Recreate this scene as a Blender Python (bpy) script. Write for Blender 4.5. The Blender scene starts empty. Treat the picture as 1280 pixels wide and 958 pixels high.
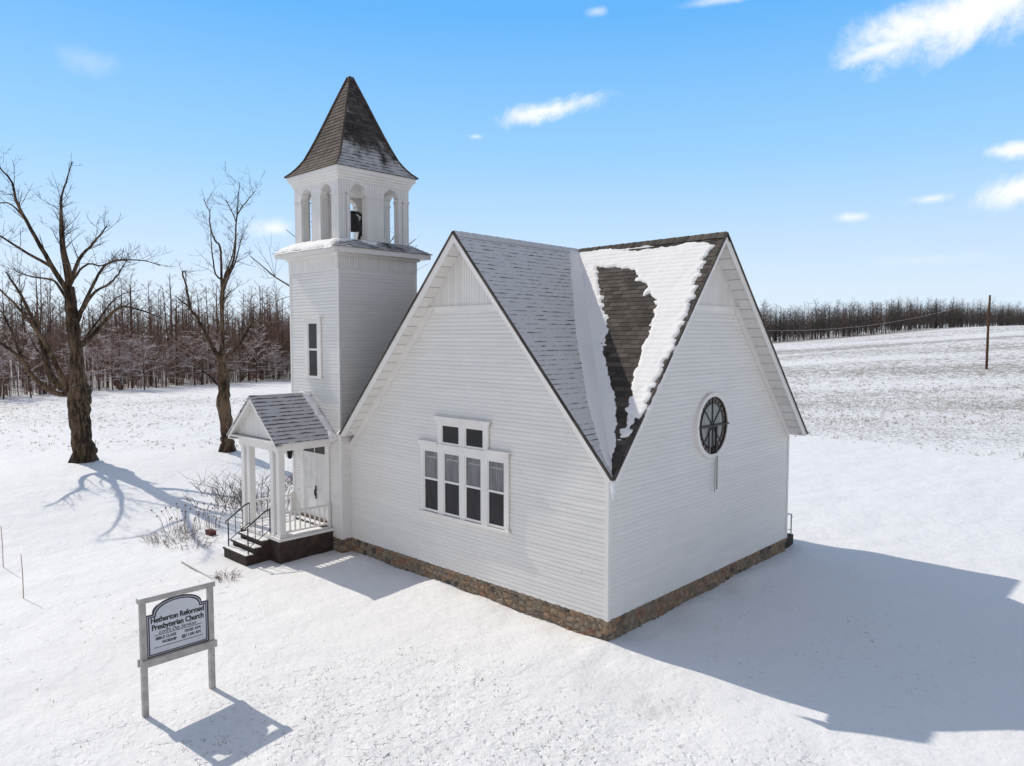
import bpy, math, random
import numpy as np
from mathutils import Vector, Matrix
R = math.radians
C = bpy.context.scene.collection
SUN_EL, SUN_AZ = 41.5, 6.0          # azimuth: degrees the shadows turn from +X towards +Y
V = lambda *a: np.array(a, float)

# ------------------------------------------------------------------ mesh helpers
class MB:
    def __init__(s): s.v = []; s.f = []; s.uv = []; s.col = []
    def face(s, pts, uv=None, col=1.0):
        i = len(s.v); s.v.extend([tuple(p) for p in pts]); s.f.append(tuple(range(i, i+len(pts))))
        s.uv.extend(uv if uv is not None else [(0, 0)]*len(pts)); s.col.extend([col]*len(pts))
    def box(s, x0, y0, z0, x1, y1, z1, col=1.0):
        x0, x1 = sorted((x0, x1)); y0, y1 = sorted((y0, y1)); z0, z1 = sorted((z0, z1))
        p = [(x0,y0,z0),(x1,y0,z0),(x1,y1,z0),(x0,y1,z0),(x0,y0,z1),(x1,y0,z1),(x1,y1,z1),(x0,y1,z1)]
        for q in ((0,3,2,1),(4,5,6,7),(0,1,5,4),(1,2,6,5),(2,3,7,6),(3,0,4,7)):
            a = [p[k] for k in q]
            if q in ((0,1,5,4),(2,3,7,6)): uv = [(t[0], t[2]) for t in a]
            elif q in ((1,2,6,5),(3,0,4,7)): uv = [(t[1], t[2]) for t in a]
            else: uv = [(t[0], t[1]) for t in a]
            s.face(a, uv, col)
    def prism(s, poly, d, col=1.0):
        """poly: list of 3D points in one plane, d: extrusion vector"""
        a = [V(*p) for p in poly]; d = V(*d); b = [p+d for p in a]
        n = np.zeros(3)
        for i in range(len(a)): n += np.cross(a[i], a[(i+1) % len(a)])
        if n @ d > 0: a, b = a[::-1], b[::-1]
        h = max(range(3), key=lambda k: abs(n[k])); ax = [k for k in range(3) if k != h]
        s.face(a, [(p[ax[0]], p[ax[1]]) for p in a], col)
        s.face(b[::-1], [(p[ax[0]], p[ax[1]]) for p in b[::-1]], col)
        m = len(a); acc = 0
        for i in range(m):
            j = (i+1) % m; L = np.linalg.norm(a[j]-a[i])
            s.face([a[j], a[i], b[i], b[j]], [(acc+L, 0), (acc, 0), (acc, 1), (acc+L, 1)], col); acc += L
    def bar(s, p, q, w, h, up=(0,0,1), col=1.0):
        p, q, up = V(*p), V(*q), V(*up); d = q-p; d = d/np.linalg.norm(d)
        a = np.cross(d, up); a /= np.linalg.norm(a); b = np.cross(a, d)
        c = [p+a*w/2*i+b*h/2*j for i, j in ((-1,-1),(1,-1),(1,1),(-1,1))]
        s.prism(c, q-p, col)
    def tube(s, pts, rad, n=6, cap=True, col=1.0):
        pts = [V(*p) for p in pts]
        if np.isscalar(rad): rad = [rad]*len(pts)
        m = len(pts); i0 = len(s.v); ref = None; L = 0
        for i in range(m):
            t = pts[min(i+1, m-1)]-pts[max(i-1, 0)]; t = t/(np.linalg.norm(t)+1e-9)
            if ref is None:
                ref = np.cross(t, (0, 0, 1) if abs(t[2]) < .9 else (1, 0, 0))
            ref = ref-t*(ref@t); ref /= np.linalg.norm(ref)+1e-9; b = np.cross(t, ref)
            for k in range(n):
                a = 2*math.pi*k/n; s.v.append(tuple(pts[i]+rad[i]*(math.cos(a)*ref+math.sin(a)*b)))
        for i in range(m-1):
            for k in range(n):
                k2 = (k+1) % n
                s.f.append((i0+i*n+k, i0+i*n+k2, i0+(i+1)*n+k2, i0+(i+1)*n+k))
                s.uv.extend([(k/n, i), ((k+1)/n, i), ((k+1)/n, i+1), (k/n, i+1)]); s.col.extend([col]*4)
        if cap and n > 3:
            for i, rev in ((0, True), (m-1, False)):
                q = [i0+i*n+k for k in range(n)]
                s.f.append(tuple(q[::-1] if rev else q)); s.uv.extend([(0, 0)]*n); s.col.extend([col]*n)
    def build(s, name, m, parent=None, smooth=False, label=None):
        me = bpy.data.meshes.new(name); me.from_pydata(s.v, [], s.f)
        u = me.uv_layers.new(name='UVMap'); u.data.foreach_set('uv', np.array(s.uv, np.float32).ravel())
        a = me.attributes.new('tone', 'FLOAT', 'CORNER'); a.data.foreach_set('value', np.array(s.col, np.float32))
        me.materials.append(m); me.update()
        if smooth: me.polygons.foreach_set('use_smooth', [True]*len(me.polygons))
        return link(name, me, parent, label)
def link(name, me, parent=None, label=None):
    o = bpy.data.objects.new(name, me); C.objects.link(o)
    if parent is not None:
        o.parent = parent; o.matrix_parent_inverse = Matrix.Translation(-parent.location) if not parent.parent else Matrix.Translation(-parent.matrix_parent_inverse.translation*0)
    if label: o['label'] = label
    return o
def tag(o, label, cat, group=None, kind=None):
    if label: o['label'] = label
    if cat: o['category'] = cat
    if group: o['group'] = group
    if kind: o['kind'] = kind
    return o
def empty(name, loc, label, cat, group=None):
    o = bpy.data.objects.new(name, None); C.objects.link(o); o.location = loc
    o.empty_display_size = .2
    return tag(o, label, cat, group)

# ------------------------------------------------------------------ noise in numpy
_r = np.random.default_rng(5); _P = _r.random((256, 256))
def vnoise(x, y):
    x = np.asarray(x, float); y = np.asarray(y, float)
    i = np.floor(x).astype(int); j = np.floor(y).astype(int); u = x-i; v = y-j
    u = u*u*(3-2*u); v = v*v*(3-2*v)
    g = lambda a, b: _P[a % 256, b % 256]
    return (g(i,j)*(1-u)+g(i+1,j)*u)*(1-v)+(g(i,j+1)*(1-u)+g(i+1,j+1)*u)*v-.5
def fbm(x, y, o=4): return sum(vnoise(x*2**k+17*k, y*2**k+31*k)/2**k for k in range(o))
def sstep(a, b, x): t = np.clip((x-a)/(b-a), 0, 1); return t*t*(3-2*t)

# ------------------------------------------------------------------ materials
def mat(name):
    m = bpy.data.materials.new(name); m.use_nodes = True
    nt = m.node_tree; nt.nodes.clear()
    out = nt.nodes.new('ShaderNodeOutputMaterial'); b = nt.nodes.new('ShaderNodeBsdfPrincipled')
    nt.links.new(b.outputs[0], out.inputs[0])
    return m, nt, b
class N:
    """tiny node builder"""
    def __init__(s, nt): s.nt = nt
    def node(s, t, **kw):
        n = s.nt.nodes.new(t)
        for k, v in kw.items(): setattr(n, k, v)
        return n
    def set(s, sock, v):
        if isinstance(v, bpy.types.NodeSocket): s.nt.links.new(v, sock)
        elif isinstance(v, (tuple, list)) and len(v) == 3 and sock.type == 'RGBA': sock.default_value = (*v, 1)
        else: sock.default_value = v
    def math(s, op, a, b=0, c=0, clamp=False):
        n = s.node('ShaderNodeMath', operation=op, use_clamp=clamp)
        for k, v in enumerate((a, b, c)): s.set(n.inputs[k], v)
        return n.outputs[0]
    def vm(s, op, a, b=(0,0,0)):
        n = s.node('ShaderNodeVectorMath', operation=op); s.set(n.inputs[0], a)
        if op == 'SCALE': s.set(n.inputs['Scale'], b)
        else: s.set(n.inputs[1], b)
        return n.outputs['Value'] if op in ('DOT_PRODUCT', 'LENGTH') else n.outputs[0]
    def noise(s, vec, scale, detail=4, rough=.5, dist=0):
        n = s.node('ShaderNodeTexNoise'); 
        if vec is not None: s.set(n.inputs['Vector'], vec)
        n.inputs['Scale'].default_value = scale; n.inputs['Detail'].default_value = detail
        n.inputs['Roughness'].default_value = rough; n.inputs['Distortion'].default_value = dist
        return n.outputs['Fac']
    def ramp(s, x, a, b, lo=0., hi=1.):
        n = s.node('ShaderNodeMapRange', interpolation_type='SMOOTHSTEP')
        for k, v in zip(('Value','From Min','From Max','To Min','To Max'), (x, a, b, lo, hi)): s.set(n.inputs[k], v)
        return n.outputs[0]
    def mix(s, f, a, b):
        n = s.node('ShaderNodeMix', data_type='RGBA')
        s.set(n.inputs[0], f); s.set(n.inputs[6], a); s.set(n.inputs[7], b); return n.outputs[2]
    def pos(s): return s.node('ShaderNodeNewGeometry').outputs['Position']
    def obj(s): return s.node('ShaderNodeTexCoord').outputs['Object']
    def uv(s): return s.node('ShaderNodeTexCoord').outputs['UV']
    def sep(s, v):
        n = s.node('ShaderNodeSeparateXYZ'); s.set(n.inputs[0], v); return n.outputs
    def comb(s, x, y, z):
        n = s.node('ShaderNodeCombineXYZ')
        for k, v in enumerate((x, y, z)): s.set(n.inputs[k], v)
        return n.outputs[0]
    def attr(s, name): return s.node('ShaderNodeAttribute', attribute_name=name).outputs['Fac']
    def bump(s, h, strength=1., dist=.02, nrm=None):
        n = s.node('ShaderNodeBump'); n.inputs['Strength'].default_value = strength; n.inputs['Distance'].default_value = dist
        s.set(n.inputs['Height'], h)
        if nrm is not None: s.set(n.inputs['Normal'], nrm)
        return n.outputs[0]
def simple(name, col, rough=.6, var=.15, scale=6., metal=0., bump=0.):
    m, nt, b = mat(name); n = N(nt); p = n.obj(); f = n.noise(p, scale, 5, .6)
    k = n.ramp(f, .3, .7, 1-var, 1+var)
    n.set(b.inputs['Base Color'], n.mix(1., (0,0,0), (0,0,0)) if False else n.vm('SCALE', n.comb(*col), k))
    b.inputs['Roughness'].default_value = rough; b.inputs['Metallic'].default_value = metal
    if bump: n.set(b.inputs['Normal'], n.bump(n.noise(p, scale*6, 4), 1., bump))
    return m

SNOW = (.86, .85, .845)
def snow_mat(name, scale=3.):
    m, nt, b = mat(name); n = N(nt); p = n.pos()
    h = n.math('ADD', n.noise(p, scale, 6, .55), n.math('MULTIPLY', n.noise(p, scale*9, 4, .6), .25))
    n.set(b.inputs['Base Color'], (*SNOW, 1)); b.inputs['Roughness'].default_value = .75
    b.inputs['Specular IOR Level'].default_value = .25
    n.set(b.inputs['Normal'], n.bump(h, .6, .05)); return m
def siding_mat():
    m, nt, b = mat('white_clapboard_paint'); n = N(nt); p = n.pos()
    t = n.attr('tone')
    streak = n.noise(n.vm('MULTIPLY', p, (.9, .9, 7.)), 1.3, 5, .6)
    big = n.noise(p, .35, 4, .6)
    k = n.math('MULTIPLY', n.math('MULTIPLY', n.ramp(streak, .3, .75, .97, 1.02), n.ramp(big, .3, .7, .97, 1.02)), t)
    drip = n.noise(n.vm('MULTIPLY', p, (3., 3., .25)), 1.6, 5, .65)
    dirt = n.ramp(drip, .58, .8, 0., .17)
    c = n.vm('SCALE', n.comb(.785, .765, .735), k)
    n.set(b.inputs['Base Color'], n.mix(dirt, c, (.55, .53, .49)))
    b.inputs['Roughness'].default_value = .5
    n.set(b.inputs['Normal'], n.bump(n.noise(n.vm('MULTIPLY', p, (1.2, 1.2, 16.)), 2., 4, .6), .35, .012)); return m
def board_mat(name, w, axis=0, col=(.785, .765, .735)):
    """painted boards with grooves every w metres along uv axis"""
    m, nt, b = mat(name); n = N(nt); uv = n.sep(n.uv())
    u = n.math('DIVIDE', uv[axis], w); fr = n.math('FRACT', u)
    d = n.math('MINIMUM', fr, n.math('SUBTRACT', 1., fr)); g = n.ramp(d, 0., .07)
    rnd = n.node('ShaderNodeTexWhiteNoise', noise_dimensions='1D'); n.set(rnd.inputs['W'], n.math('FLOOR', u))
    k = n.math('MULTIPLY', n.ramp(rnd.outputs[0], 0, 1, .95, 1.02), n.ramp(n.noise(n.pos(), 1.5, 5, .65), .3, .75, 1.03, .93))
    c = n.vm('SCALE', n.comb(*col), k)
    n.set(b.inputs['Base Color'], n.mix(g, (.42, .41, .40), c)); b.inputs['Roughness'].default_value = .5
    n.set(b.inputs['Normal'], n.bump(g, .8, .012)); return m
def trim_mat(name='white_trim_paint', col=(.80, .78, .75)):
    m, nt, b = mat(name); n = N(nt); p = n.pos()
    f = n.noise(p, 1.2, 6, .65); f2 = n.noise(n.vm('MULTIPLY', p, (6., 6., .8)), 2., 4, .7)
    c = n.mix(n.ramp(f2, .62, .8, 0., .3), n.vm('SCALE', n.comb(*col), n.ramp(f, .3, .7, .94, 1.03)), (.5, .47, .43))
    n.set(b.inputs['Base Color'], c); b.inputs['Roughness'].default_value = .5
    n.set(b.inputs['Normal'], n.bump(n.noise(p, 14., 4), .3, .006)); return m
def shingle_mat(name, base, tabw=.30, dust=0., dustscale=1.5, lines=.5, patch=None, cover=.78):
    """uv.x metres along the course, uv.y course number. dust: how much thin snow lies on the courses"""
    m, nt, b = mat(name); n = N(nt); uv = n.sep(n.uv()); p = n.pos()
    row = n.math('FLOOR', uv[1]); fr = n.math('FRACT', uv[1])
    wr = n.node('ShaderNodeTexWhiteNoise', noise_dimensions='1D'); n.set(wr.inputs['W'], row)
    u = n.math('ADD', n.math('DIVIDE', uv[0], tabw), n.math('ADD', n.math('MULTIPLY', row, .5), n.math('MULTIPLY', wr.outputs[0], .35)))
    cell = n.math('FLOOR', u); fu = n.math('FRACT', u)
    w2 = n.node('ShaderNodeTexWhiteNoise', noise_dimensions='2D'); n.set(w2.inputs['Vector'], n.comb(cell, row, 0))
    slot = n.ramp(n.math('MINIMUM', fu, n.math('SUBTRACT', 1., fu)), .0, .06)
    k = n.math('MULTIPLY', n.ramp(w2.outputs[0], 0, 1, .6, 1.4), n.ramp(n.noise(p, 1.4, 5, .6), .3, .7, .8, 1.2))
    gran = n.noise(p, 70., 3, .7)
    k = n.math('MULTIPLY', k, n.ramp(gran, .3, .7, .75, 1.25))
    c = n.vm('SCALE', n.comb(*base), n.math('MULTIPLY', k, n.ramp(slot, 0, 1, .55, 1.)))
    if dust > 0:
        f = n.noise(p, dustscale, 6, .62)
        f2 = n.noise(n.comb(n.math('MULTIPLY', uv[0], 3.), n.math('MULTIPLY', row, 7.3), 0), 1., 4, .6)
        # the lower lip of a course stays bare, by an uneven amount
        lip = n.math('ADD', n.math('MULTIPLY', f2, .9), n.math('SUBTRACT', fr, lines))
        a = n.ramp(lip, .28, .46)
        if patch: f = n.math('ADD', f, n.ramp(uv[1], patch[0], patch[1], -.06, .26))
        d = n.math('MULTIPLY', a, n.ramp(f, 1-dust-.12, 1-dust+.16))
        d = n.math('MULTIPLY', d, n.ramp(gran, .25, .5, .75, 1.))
        c = n.mix(n.math('MULTIPLY', d, cover), c, SNOW)
    n.set(b.inputs['Base Color'], c); b.inputs['Roughness'].default_value = .85
    b.inputs['Specular IOR Level'].default_value = .3
    n.set(b.inputs['Normal'], n.bump(n.math('ADD', n.math('MULTIPLY', w2.outputs[0], .6), n.math('ADD', slot, n.math('MULTIPLY', gran, .4))), .7, .012)); return m
def bark_mat(name, dark, light, snow=0., scale=3.):
    m, nt, b = mat(name); n = N(nt); p = n.obj()
    s = n.noise(n.vm('MULTIPLY', p, (4., 4., .8)), scale, 6, .68); s2 = n.noise(p, .8, 3)
    c = n.mix(n.ramp(n.math('ADD', s, n.math('MULTIPLY', n.math('SUBTRACT', s2, .5), .6)), .35, .68), dark, light)
    if snow > 0:
        nz = n.sep(n.node('ShaderNodeNewGeometry').outputs['Normal'])[2]
        f = n.math('ADD', nz, n.math('MULTIPLY', n.math('SUBTRACT', n.noise(n.pos(), 1.3, 4, .6), .5), 1.6))
        c = n.mix(n.ramp(f, 1.-snow, 1.25-snow), c, SNOW)
    n.set(b.inputs['Base Color'], c); b.inputs['Roughness'].default_value = .9
    b.inputs['Specular IOR Level'].default_value = .2
    n.set(b.inputs['Normal'], n.bump(s, .9, .05)); return m
def stone_mat():
    m, nt, b = mat('fieldstone'); n = N(nt); p = n.pos(); t = n.attr('tone')
    r1 = n.node('ShaderNodeValToRGB'); n.set(r1.inputs[0], t)
    cr = r1.color_ramp; cr.interpolation = 'CONSTANT'
    cols = [(.0, (.17,.16,.145)), (.14,(.23,.175,.13)), (.26,(.21,.195,.17)), (.4,(.25,.205,.155)), (.52,(.13,.12,.11)), (.62,(.22,.135,.10)),
            (.7,(.22,.205,.175)), (.82,(.25,.18,.135)), (.91,(.075,.07,.07)), (.96,(.20,.175,.14))]
    while len(cr.elements) < len(cols): cr.elements.new(.5)
    for e, (q, c) in zip(cr.elements, cols): e.position = q; e.color = (*c, 1)
    k = n.ramp(n.noise(p, 9., 6, .7), .3, .7, .6, 1.35)
    mort = n.ramp(t, -.5, -.1)            # negative tone marks mortar
    c = n.mix(mort, (.20, .18, .155), n.vm('SCALE', r1.outputs[0], k))
    c = n.vm('MULTIPLY', c, (1.2, 1.05, .89)); n.set(b.inputs['Base Color'], c); b.inputs['Roughness'].default_value = .85
    n.set(b.inputs['Normal'], n.bump(n.noise(p, 22., 5, .65), .7, .02)); return m
def brick_mat(name, c1, c2, mortar):
    m, nt, b = mat(name); n = N(nt); br = n.node('ShaderNodeTexBrick'); n.set(br.inputs['Vector'], n.uv())
    br.inputs['Scale'].default_value = 1.; br.inputs['Brick Width'].default_value = .21; br.inputs['Row Height'].default_value = .072
    br.inputs['Mortar Size'].default_value = .006; br.inputs['Color1'].default_value = (*c1,1); br.inputs['Color2'].default_value = (*c2,1)
    br.inputs['Mortar'].default_value = (*mortar,1)
    k = n.ramp(n.noise(n.pos(), 5., 5, .7), .3, .7, .55, 1.3)
    n.set(b.inputs['Base Color'], n.vm('SCALE', br.outputs[0], k)); b.inputs['Roughness'].default_value = .85
    n.set(b.inputs['Normal'], n.bump(br.outputs['Fac'], -.6, .01)); return m
def glass_mat(name, col, rough=.08, var=.2, spec=.5):
    m, nt, b = mat(name); n = N(nt); p = n.obj()
    n.set(b.inputs['Base Color'], n.vm('SCALE', n.comb(*col), n.ramp(n.noise(n.vm('MULTIPLY', p, (5., 5., 1.2)), 1.5, 4), .3, .7, 1-var, 1+var)))
    b.inputs['Roughness'].default_value = rough; b.inputs['Specular IOR Level'].default_value = spec
    n.set(b.inputs['Normal'], n.bump(n.noise(p, 2.5, 3), .15, .02)); return m

M = dict(
  snow=snow_mat('roof_snow_cover'), step_snow=snow_mat('thin_snow_cover', 5.), siding=siding_mat(), trim=trim_mat(),
  vboard=board_mat('white_vertical_boards', .095, 0), soffit=board_mat('white_soffit_boards', .36, 0, (.77, .745, .71)),
  shingle=shingle_mat('brown_shingle', (.07, .058, .05)),
  shingle_dust=shingle_mat('brown_shingle_with_thin_snow', (.075, .066, .062), dust=.80, lines=.08),
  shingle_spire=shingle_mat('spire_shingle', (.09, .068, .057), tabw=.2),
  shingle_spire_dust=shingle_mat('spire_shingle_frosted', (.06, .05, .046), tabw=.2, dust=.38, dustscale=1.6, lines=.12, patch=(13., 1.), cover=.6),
  shingle_porch=shingle_mat('porch_shingle_with_thin_snow', (.06, .056, .056), dust=.85, dustscale=2.2, lines=.16),
  stone=stone_mat(), brick=brick_mat('dark_brown_brick', (.06, .034, .025), (.042, .025, .02), (.04, .034, .03)),
  redbrick=brick_mat('red_brick', (.12, .022, .018), (.085, .018, .016), (.14, .1, .09)),
  dark_glass=glass_mat('dark_window_glass', (.010, .010, .013), spec=.3), screen=glass_mat('window_screen', (.022, .021, .026), .45, .25, .3),
  blind=glass_mat('glass_over_pale_blind', (.14, .145, .155), .15, .25, .6), leaded=glass_mat('pale_leaded_glass', (.21, .22, .215), .2, .3, .6),
  amber=glass_mat('dark_stained_glass', (.07, .045, .032), .2, .7, .5),
  iron=simple('black_wrought_iron', (.018, .017, .017), .5, .3, 9.), bell=simple('dark_cast_iron', (.02, .018, .017), .5, .3, 5.),
  rod=simple('weathered_galvanised_rod', (.33, .32, .30), .5, .2, 9.),
  door=simple('white_door_paint', (.76, .755, .745), .45, .06, 3.), sill=simple('brown_threshold', (.09, .05, .032), .7, .4, 7.),
  ice=simple('ice', (.8, .83, .86), .15, .05, 9.),
  greywood=simple('weathered_white_wood', (.43, .405, .385), .7, .16, 5., bump=.004), signface=simple('pale_grey_sign_face', (.60, .615, .67), .5, .04, 3.),
  navy=simple('dark_navy_paint', (.02, .022, .04), .5, .2, 6.), ink=simple('black_lettering', (.014, .014, .02), .5, .1, 6.),
  bark=bark_mat('old_maple_bark', (.022, .015, .011), (.165, .112, .072), .14, 2.2), bark_wood=bark_mat('woodland_bark', (.055, .034, .026), (.19, .118, .086), 0., 2.), bark_sap=bark_mat('sapling_bark', (.14, .09, .068), (.34, .23, .178), 0., 2.),
  bark_grey=bark_mat('grey_woodland_bark', (.055, .046, .042), (.175, .148, .134), .0, 2.),
  twig_frost=bark_mat('snowy_twig', (.34, .25, .225), (.58, .45, .42), .6, 2.), twig_dry=simple('dry_stem', (.19, .12, .085), .9, .4, 8.),
  twig_shrub=bark_mat('shrub_twig', (.09, .062, .055), (.20, .145, .125), .34, 3.),
  needle=simple('spruce_needles', (.022, .034, .022), .9, .4, 2.), pole=bark_mat('utility_pole_wood', (.06, .035, .02), (.17, .095, .05), 0., 2.),
  wire=simple('frosted_wire', (.6, .6, .6), .6, .1, 2.), grass=simple('dead_grass', (.30, .235, .16), .9, .35, 3.), stake=simple('orange_rust_stake', (.33, .17, .10), .6, .2, 4.),
)

# ------------------------------------------------------------------ terrain
FW = V(-.6903, .7235); RT = V(.7235, .6903); CAM = V(9.555, -13.109, 6.363)
def fr(f, r): p = CAM[:2]+FW*f+RT*r; return float(p[0]), float(p[1])
def tofr(x, y):
    dx = x-CAM[0]; dy = y-CAM[1]; return dx*FW[0]+dy*FW[1], dx*RT[0]+dy*RT[1]
def ground_h(x, y, fine=True):
    x = np.asarray(x, float); y = np.asarray(y, float); f, r = tofr(x, y)
    z = -.55-.010*np.clip(x, -14, 8)+np.where(y > 0, .02*np.clip(y, 0, 12), .027*np.clip(y, -13, 0))
    d = np.hypot(x+5, y-5)
    z = z+8.6*sstep(20, 150, f)*sstep(-25, 165, r)                       # the field climbs to a low hill on the right
    z = z+1.2*sstep(120, 215, f)*sstep(85, 150, r)
    z = z+1.02*sstep(-15.5, -28, x)*sstep(30, 8, r)-.55*sstep(40, 95, f)*sstep(5, -40, r)                          # and dips a little towards the wood on the left
    z = z+4.*sstep(260, 900, np.hypot(f, r))
    z = z+.5*fbm(x/38+3, y/38, 3)*sstep(25, 90, d)
    if fine:
        z = z+.10*fbm(x/4.5, y/4.5+9, 3)*sstep(60, 20, np.hypot(x, y))+.05*fbm(x/1.1+40, y/1.1, 3)*(.35+.65*sstep(4, 10, np.hypot(x+3, y+1)))
        # wind scoop and drift along the stone foundation
        z = z+(.16*vnoise(x/1.3+7, y*.3)+.08*vnoise(x/.4, y))*np.exp(-np.abs(y+.35)/.5)*(x < 1)*(x > -11)
        z = z+(.15*vnoise(y/1.2+3, x*.3+5)+.08*vnoise(y/.4, x))*np.exp(-np.abs(x-.35)/.5)*(y < 11)*(y > -1)
        z = z-.12*np.exp(-(((x-1.8)/1.5)**2+((y+1.4)/.8)**2))
    return z
def gz(x, y): return float(ground_h(x, y))
def ground():
    n = 430; k = 6.3
    u = np.linspace(-1, 1, n); s = 1600*np.sinh(k*u)/math.sinh(k)
    X, Y = np.meshgrid(s+0., s-4., indexing='ij'); Z = ground_h(X, Y)
    v = np.stack([X, Y, Z], -1).reshape(-1, 3)
    i, j = np.meshgrid(np.arange(n-1), np.arange(n-1), indexing='ij'); a = (i*n+j).ravel()
    fcs = np.stack([a, a+n, a+n+1, a+1], -1)
    me = bpy.data.meshes.new('ground'); me.vertices.add(len(v)); me.vertices.foreach_set('co', v.ravel())
    me.loops.add(fcs.size); me.loops.foreach_set('vertex_index', fcs.ravel())
    me.polygons.add(len(fcs)); me.polygons.foreach_set('loop_start', np.arange(len(fcs))*4)
    me.update(calc_edges=True); me.polygons.foreach_set('use_smooth', [True]*len(fcs))
    m, nt, b = mat('snow_over_grass'); g = N(nt); p = g.pos(); sx = g.sep(p)
    # distance along / across the view axis of the field, in world metres
    f = g.math('ADD', g.math('MULTIPLY', g.math('SUBTRACT', sx[0], CAM[0]), FW[0]), g.math('MULTIPLY', g.math('SUBTRACT', sx[1], CAM[1]), FW[1]))
    r = g.math('ADD', g.math('MULTIPLY', g.math('SUBTRACT', sx[0], CAM[0]), RT[0]), g.math('MULTIPLY', g.math('SUBTRACT', sx[1], CAM[1]), RT[1]))
    big = g.noise(p, .06, 4, .6); mid = g.noise(p, .45, 4, .6)
    tuft = g.noise(g.vm('MULTIPLY', p, (1., 1., .3)), 4.2, 5, .62, .6); tuft2 = g.noise(p, 1.5, 6, .7, .4)
    fieldR = g.math('MULTIPLY', g.ramp(sx[1], 33, 36), g.ramp(f, 30, 46)); fieldL = g.math('MULTIPLY', g.ramp(r, 0, -8), g.ramp(f, 34.5, 39))
    field = g.math('MAXIMUM', fieldR, g.math('MULTIPLY', fieldL, .75))
    lawn = g.math('MULTIPLY', g.ramp(g.vm('LENGTH', g.vm('SUBTRACT', p, (3.5, -9., -.7))), 10.5, 4.5), 1.)
    bands = g.noise(g.comb(g.math('MULTIPLY', f, .055), g.math('MULTIPLY', r, .006), 0), 1., 3, .55)
    amt = g.math('ADD', g.math('MULTIPLY', field, g.math('ADD', .25, g.math('MULTIPLY', g.math('SUBTRACT', bands, .5), .6))), g.math('MULTIPLY', lawn, .19))
    amt = g.math('ADD', amt, g.math('MULTIPLY', g.math('SUBTRACT', mid, .5), .16)); amt = g.math('ADD', amt, g.math('MULTIPLY', g.math('SUBTRACT', big, .5), .12))
    far = g.ramp(f, 45, 110)
    tt = g.math('ADD', g.math('MULTIPLY', tuft, g.math('SUBTRACT', 1., far)), g.math('MULTIPLY', tuft2, far))
    th = g.math('SUBTRACT', .735, amt); mask = g.ramp(tt, th, g.math('ADD', th, .07))
    fine = g.noise(g.vm('MULTIPLY', p, (1., 1.25, .3)), 8.5, 3, .55); clump = g.noise(p, .9, 4, .6)
    fm = g.ramp(g.math('ADD', fine, g.math('MULTIPLY', g.math('SUBTRACT', clump, .5), .35)), .63, .76)
    mask = g.math('MAXIMUM', g.math('MULTIPLY', mask, field), g.math('MULTIPLY', fm, g.math('ADD', g.math('ADD', .10, g.math('MULTIPLY', lawn, .8)), g.ramp(g.vm('LENGTH', g.vm('SUBTRACT', p, (2.5, 4., -.5))), 6., 2., 0., .4))))
    mask = g.math('MAXIMUM', mask, g.math('MULTIPLY', g.ramp(g.vm('LENGTH', g.vm('MULTIPLY', g.vm('SUBTRACT', p, (1.3, -1.3, -.6)), (.75, 1.6, 1.))), 1.5, .2), g.ramp(clump, .4, .7, .08, .4)))
    mask = g.math('MAXIMUM', mask, g.math('MULTIPLY', g.math('MULTIPLY', g.ramp(r, -18, -30), g.ramp(g.math('ADD', f, g.math('MULTIPLY', r, -.62)), 112, 122)), g.math('MULTIPLY', g.math('MULTIPLY', g.ramp(f, 190, 130), g.ramp(r, -150, -110)), .62)))
    mask = g.math('MULTIPLY', mask, g.ramp(field, 0, 1, .8, .75))
    gcol = g.mix(g.noise(p, 2.2, 4), (.145, .115, .08), (.29, .245, .19))
    n.__class__
    rough_ = g.math('MULTIPLY', g.math('MAXIMUM', lawn, field), g.ramp(clump, .35, .65, .35, 1.15))
    pits = g.ramp(g.noise(g.vm('MULTIPLY', p, (1., 1.4, 1.)), 5.5, 2, .5), .57, .72)
    h = g.math('ADD', g.math('MULTIPLY', g.noise(p, 1.1, 6, .55), .75), g.math('MULTIPLY', g.noise(g.vm('MULTIPLY', p, (1., 1.3, 1.)), 4.5, 5, .62), g.math('ADD', .10, g.math('MULTIPLY', rough_, .45))))
    h = g.math('SUBTRACT', h, g.math('MULTIPLY', pits, g.math('ADD', .03, g.math('MULTIPLY', rough_, .24))))
    g.set(b.inputs['Base Color'], g.mix(mask, SNOW, gcol)); b.inputs['Roughness'].default_value = .7
    b.inputs['Specular IOR Level'].default_value = .25
    g.set(b.inputs['Normal'], g.bump(h, .8, .16)); me.materials.append(m)
    o = link('ground', me); tag(o, 'snow covered lawn and fields with grass poking through', 'ground', kind='structure')
ground()

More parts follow.
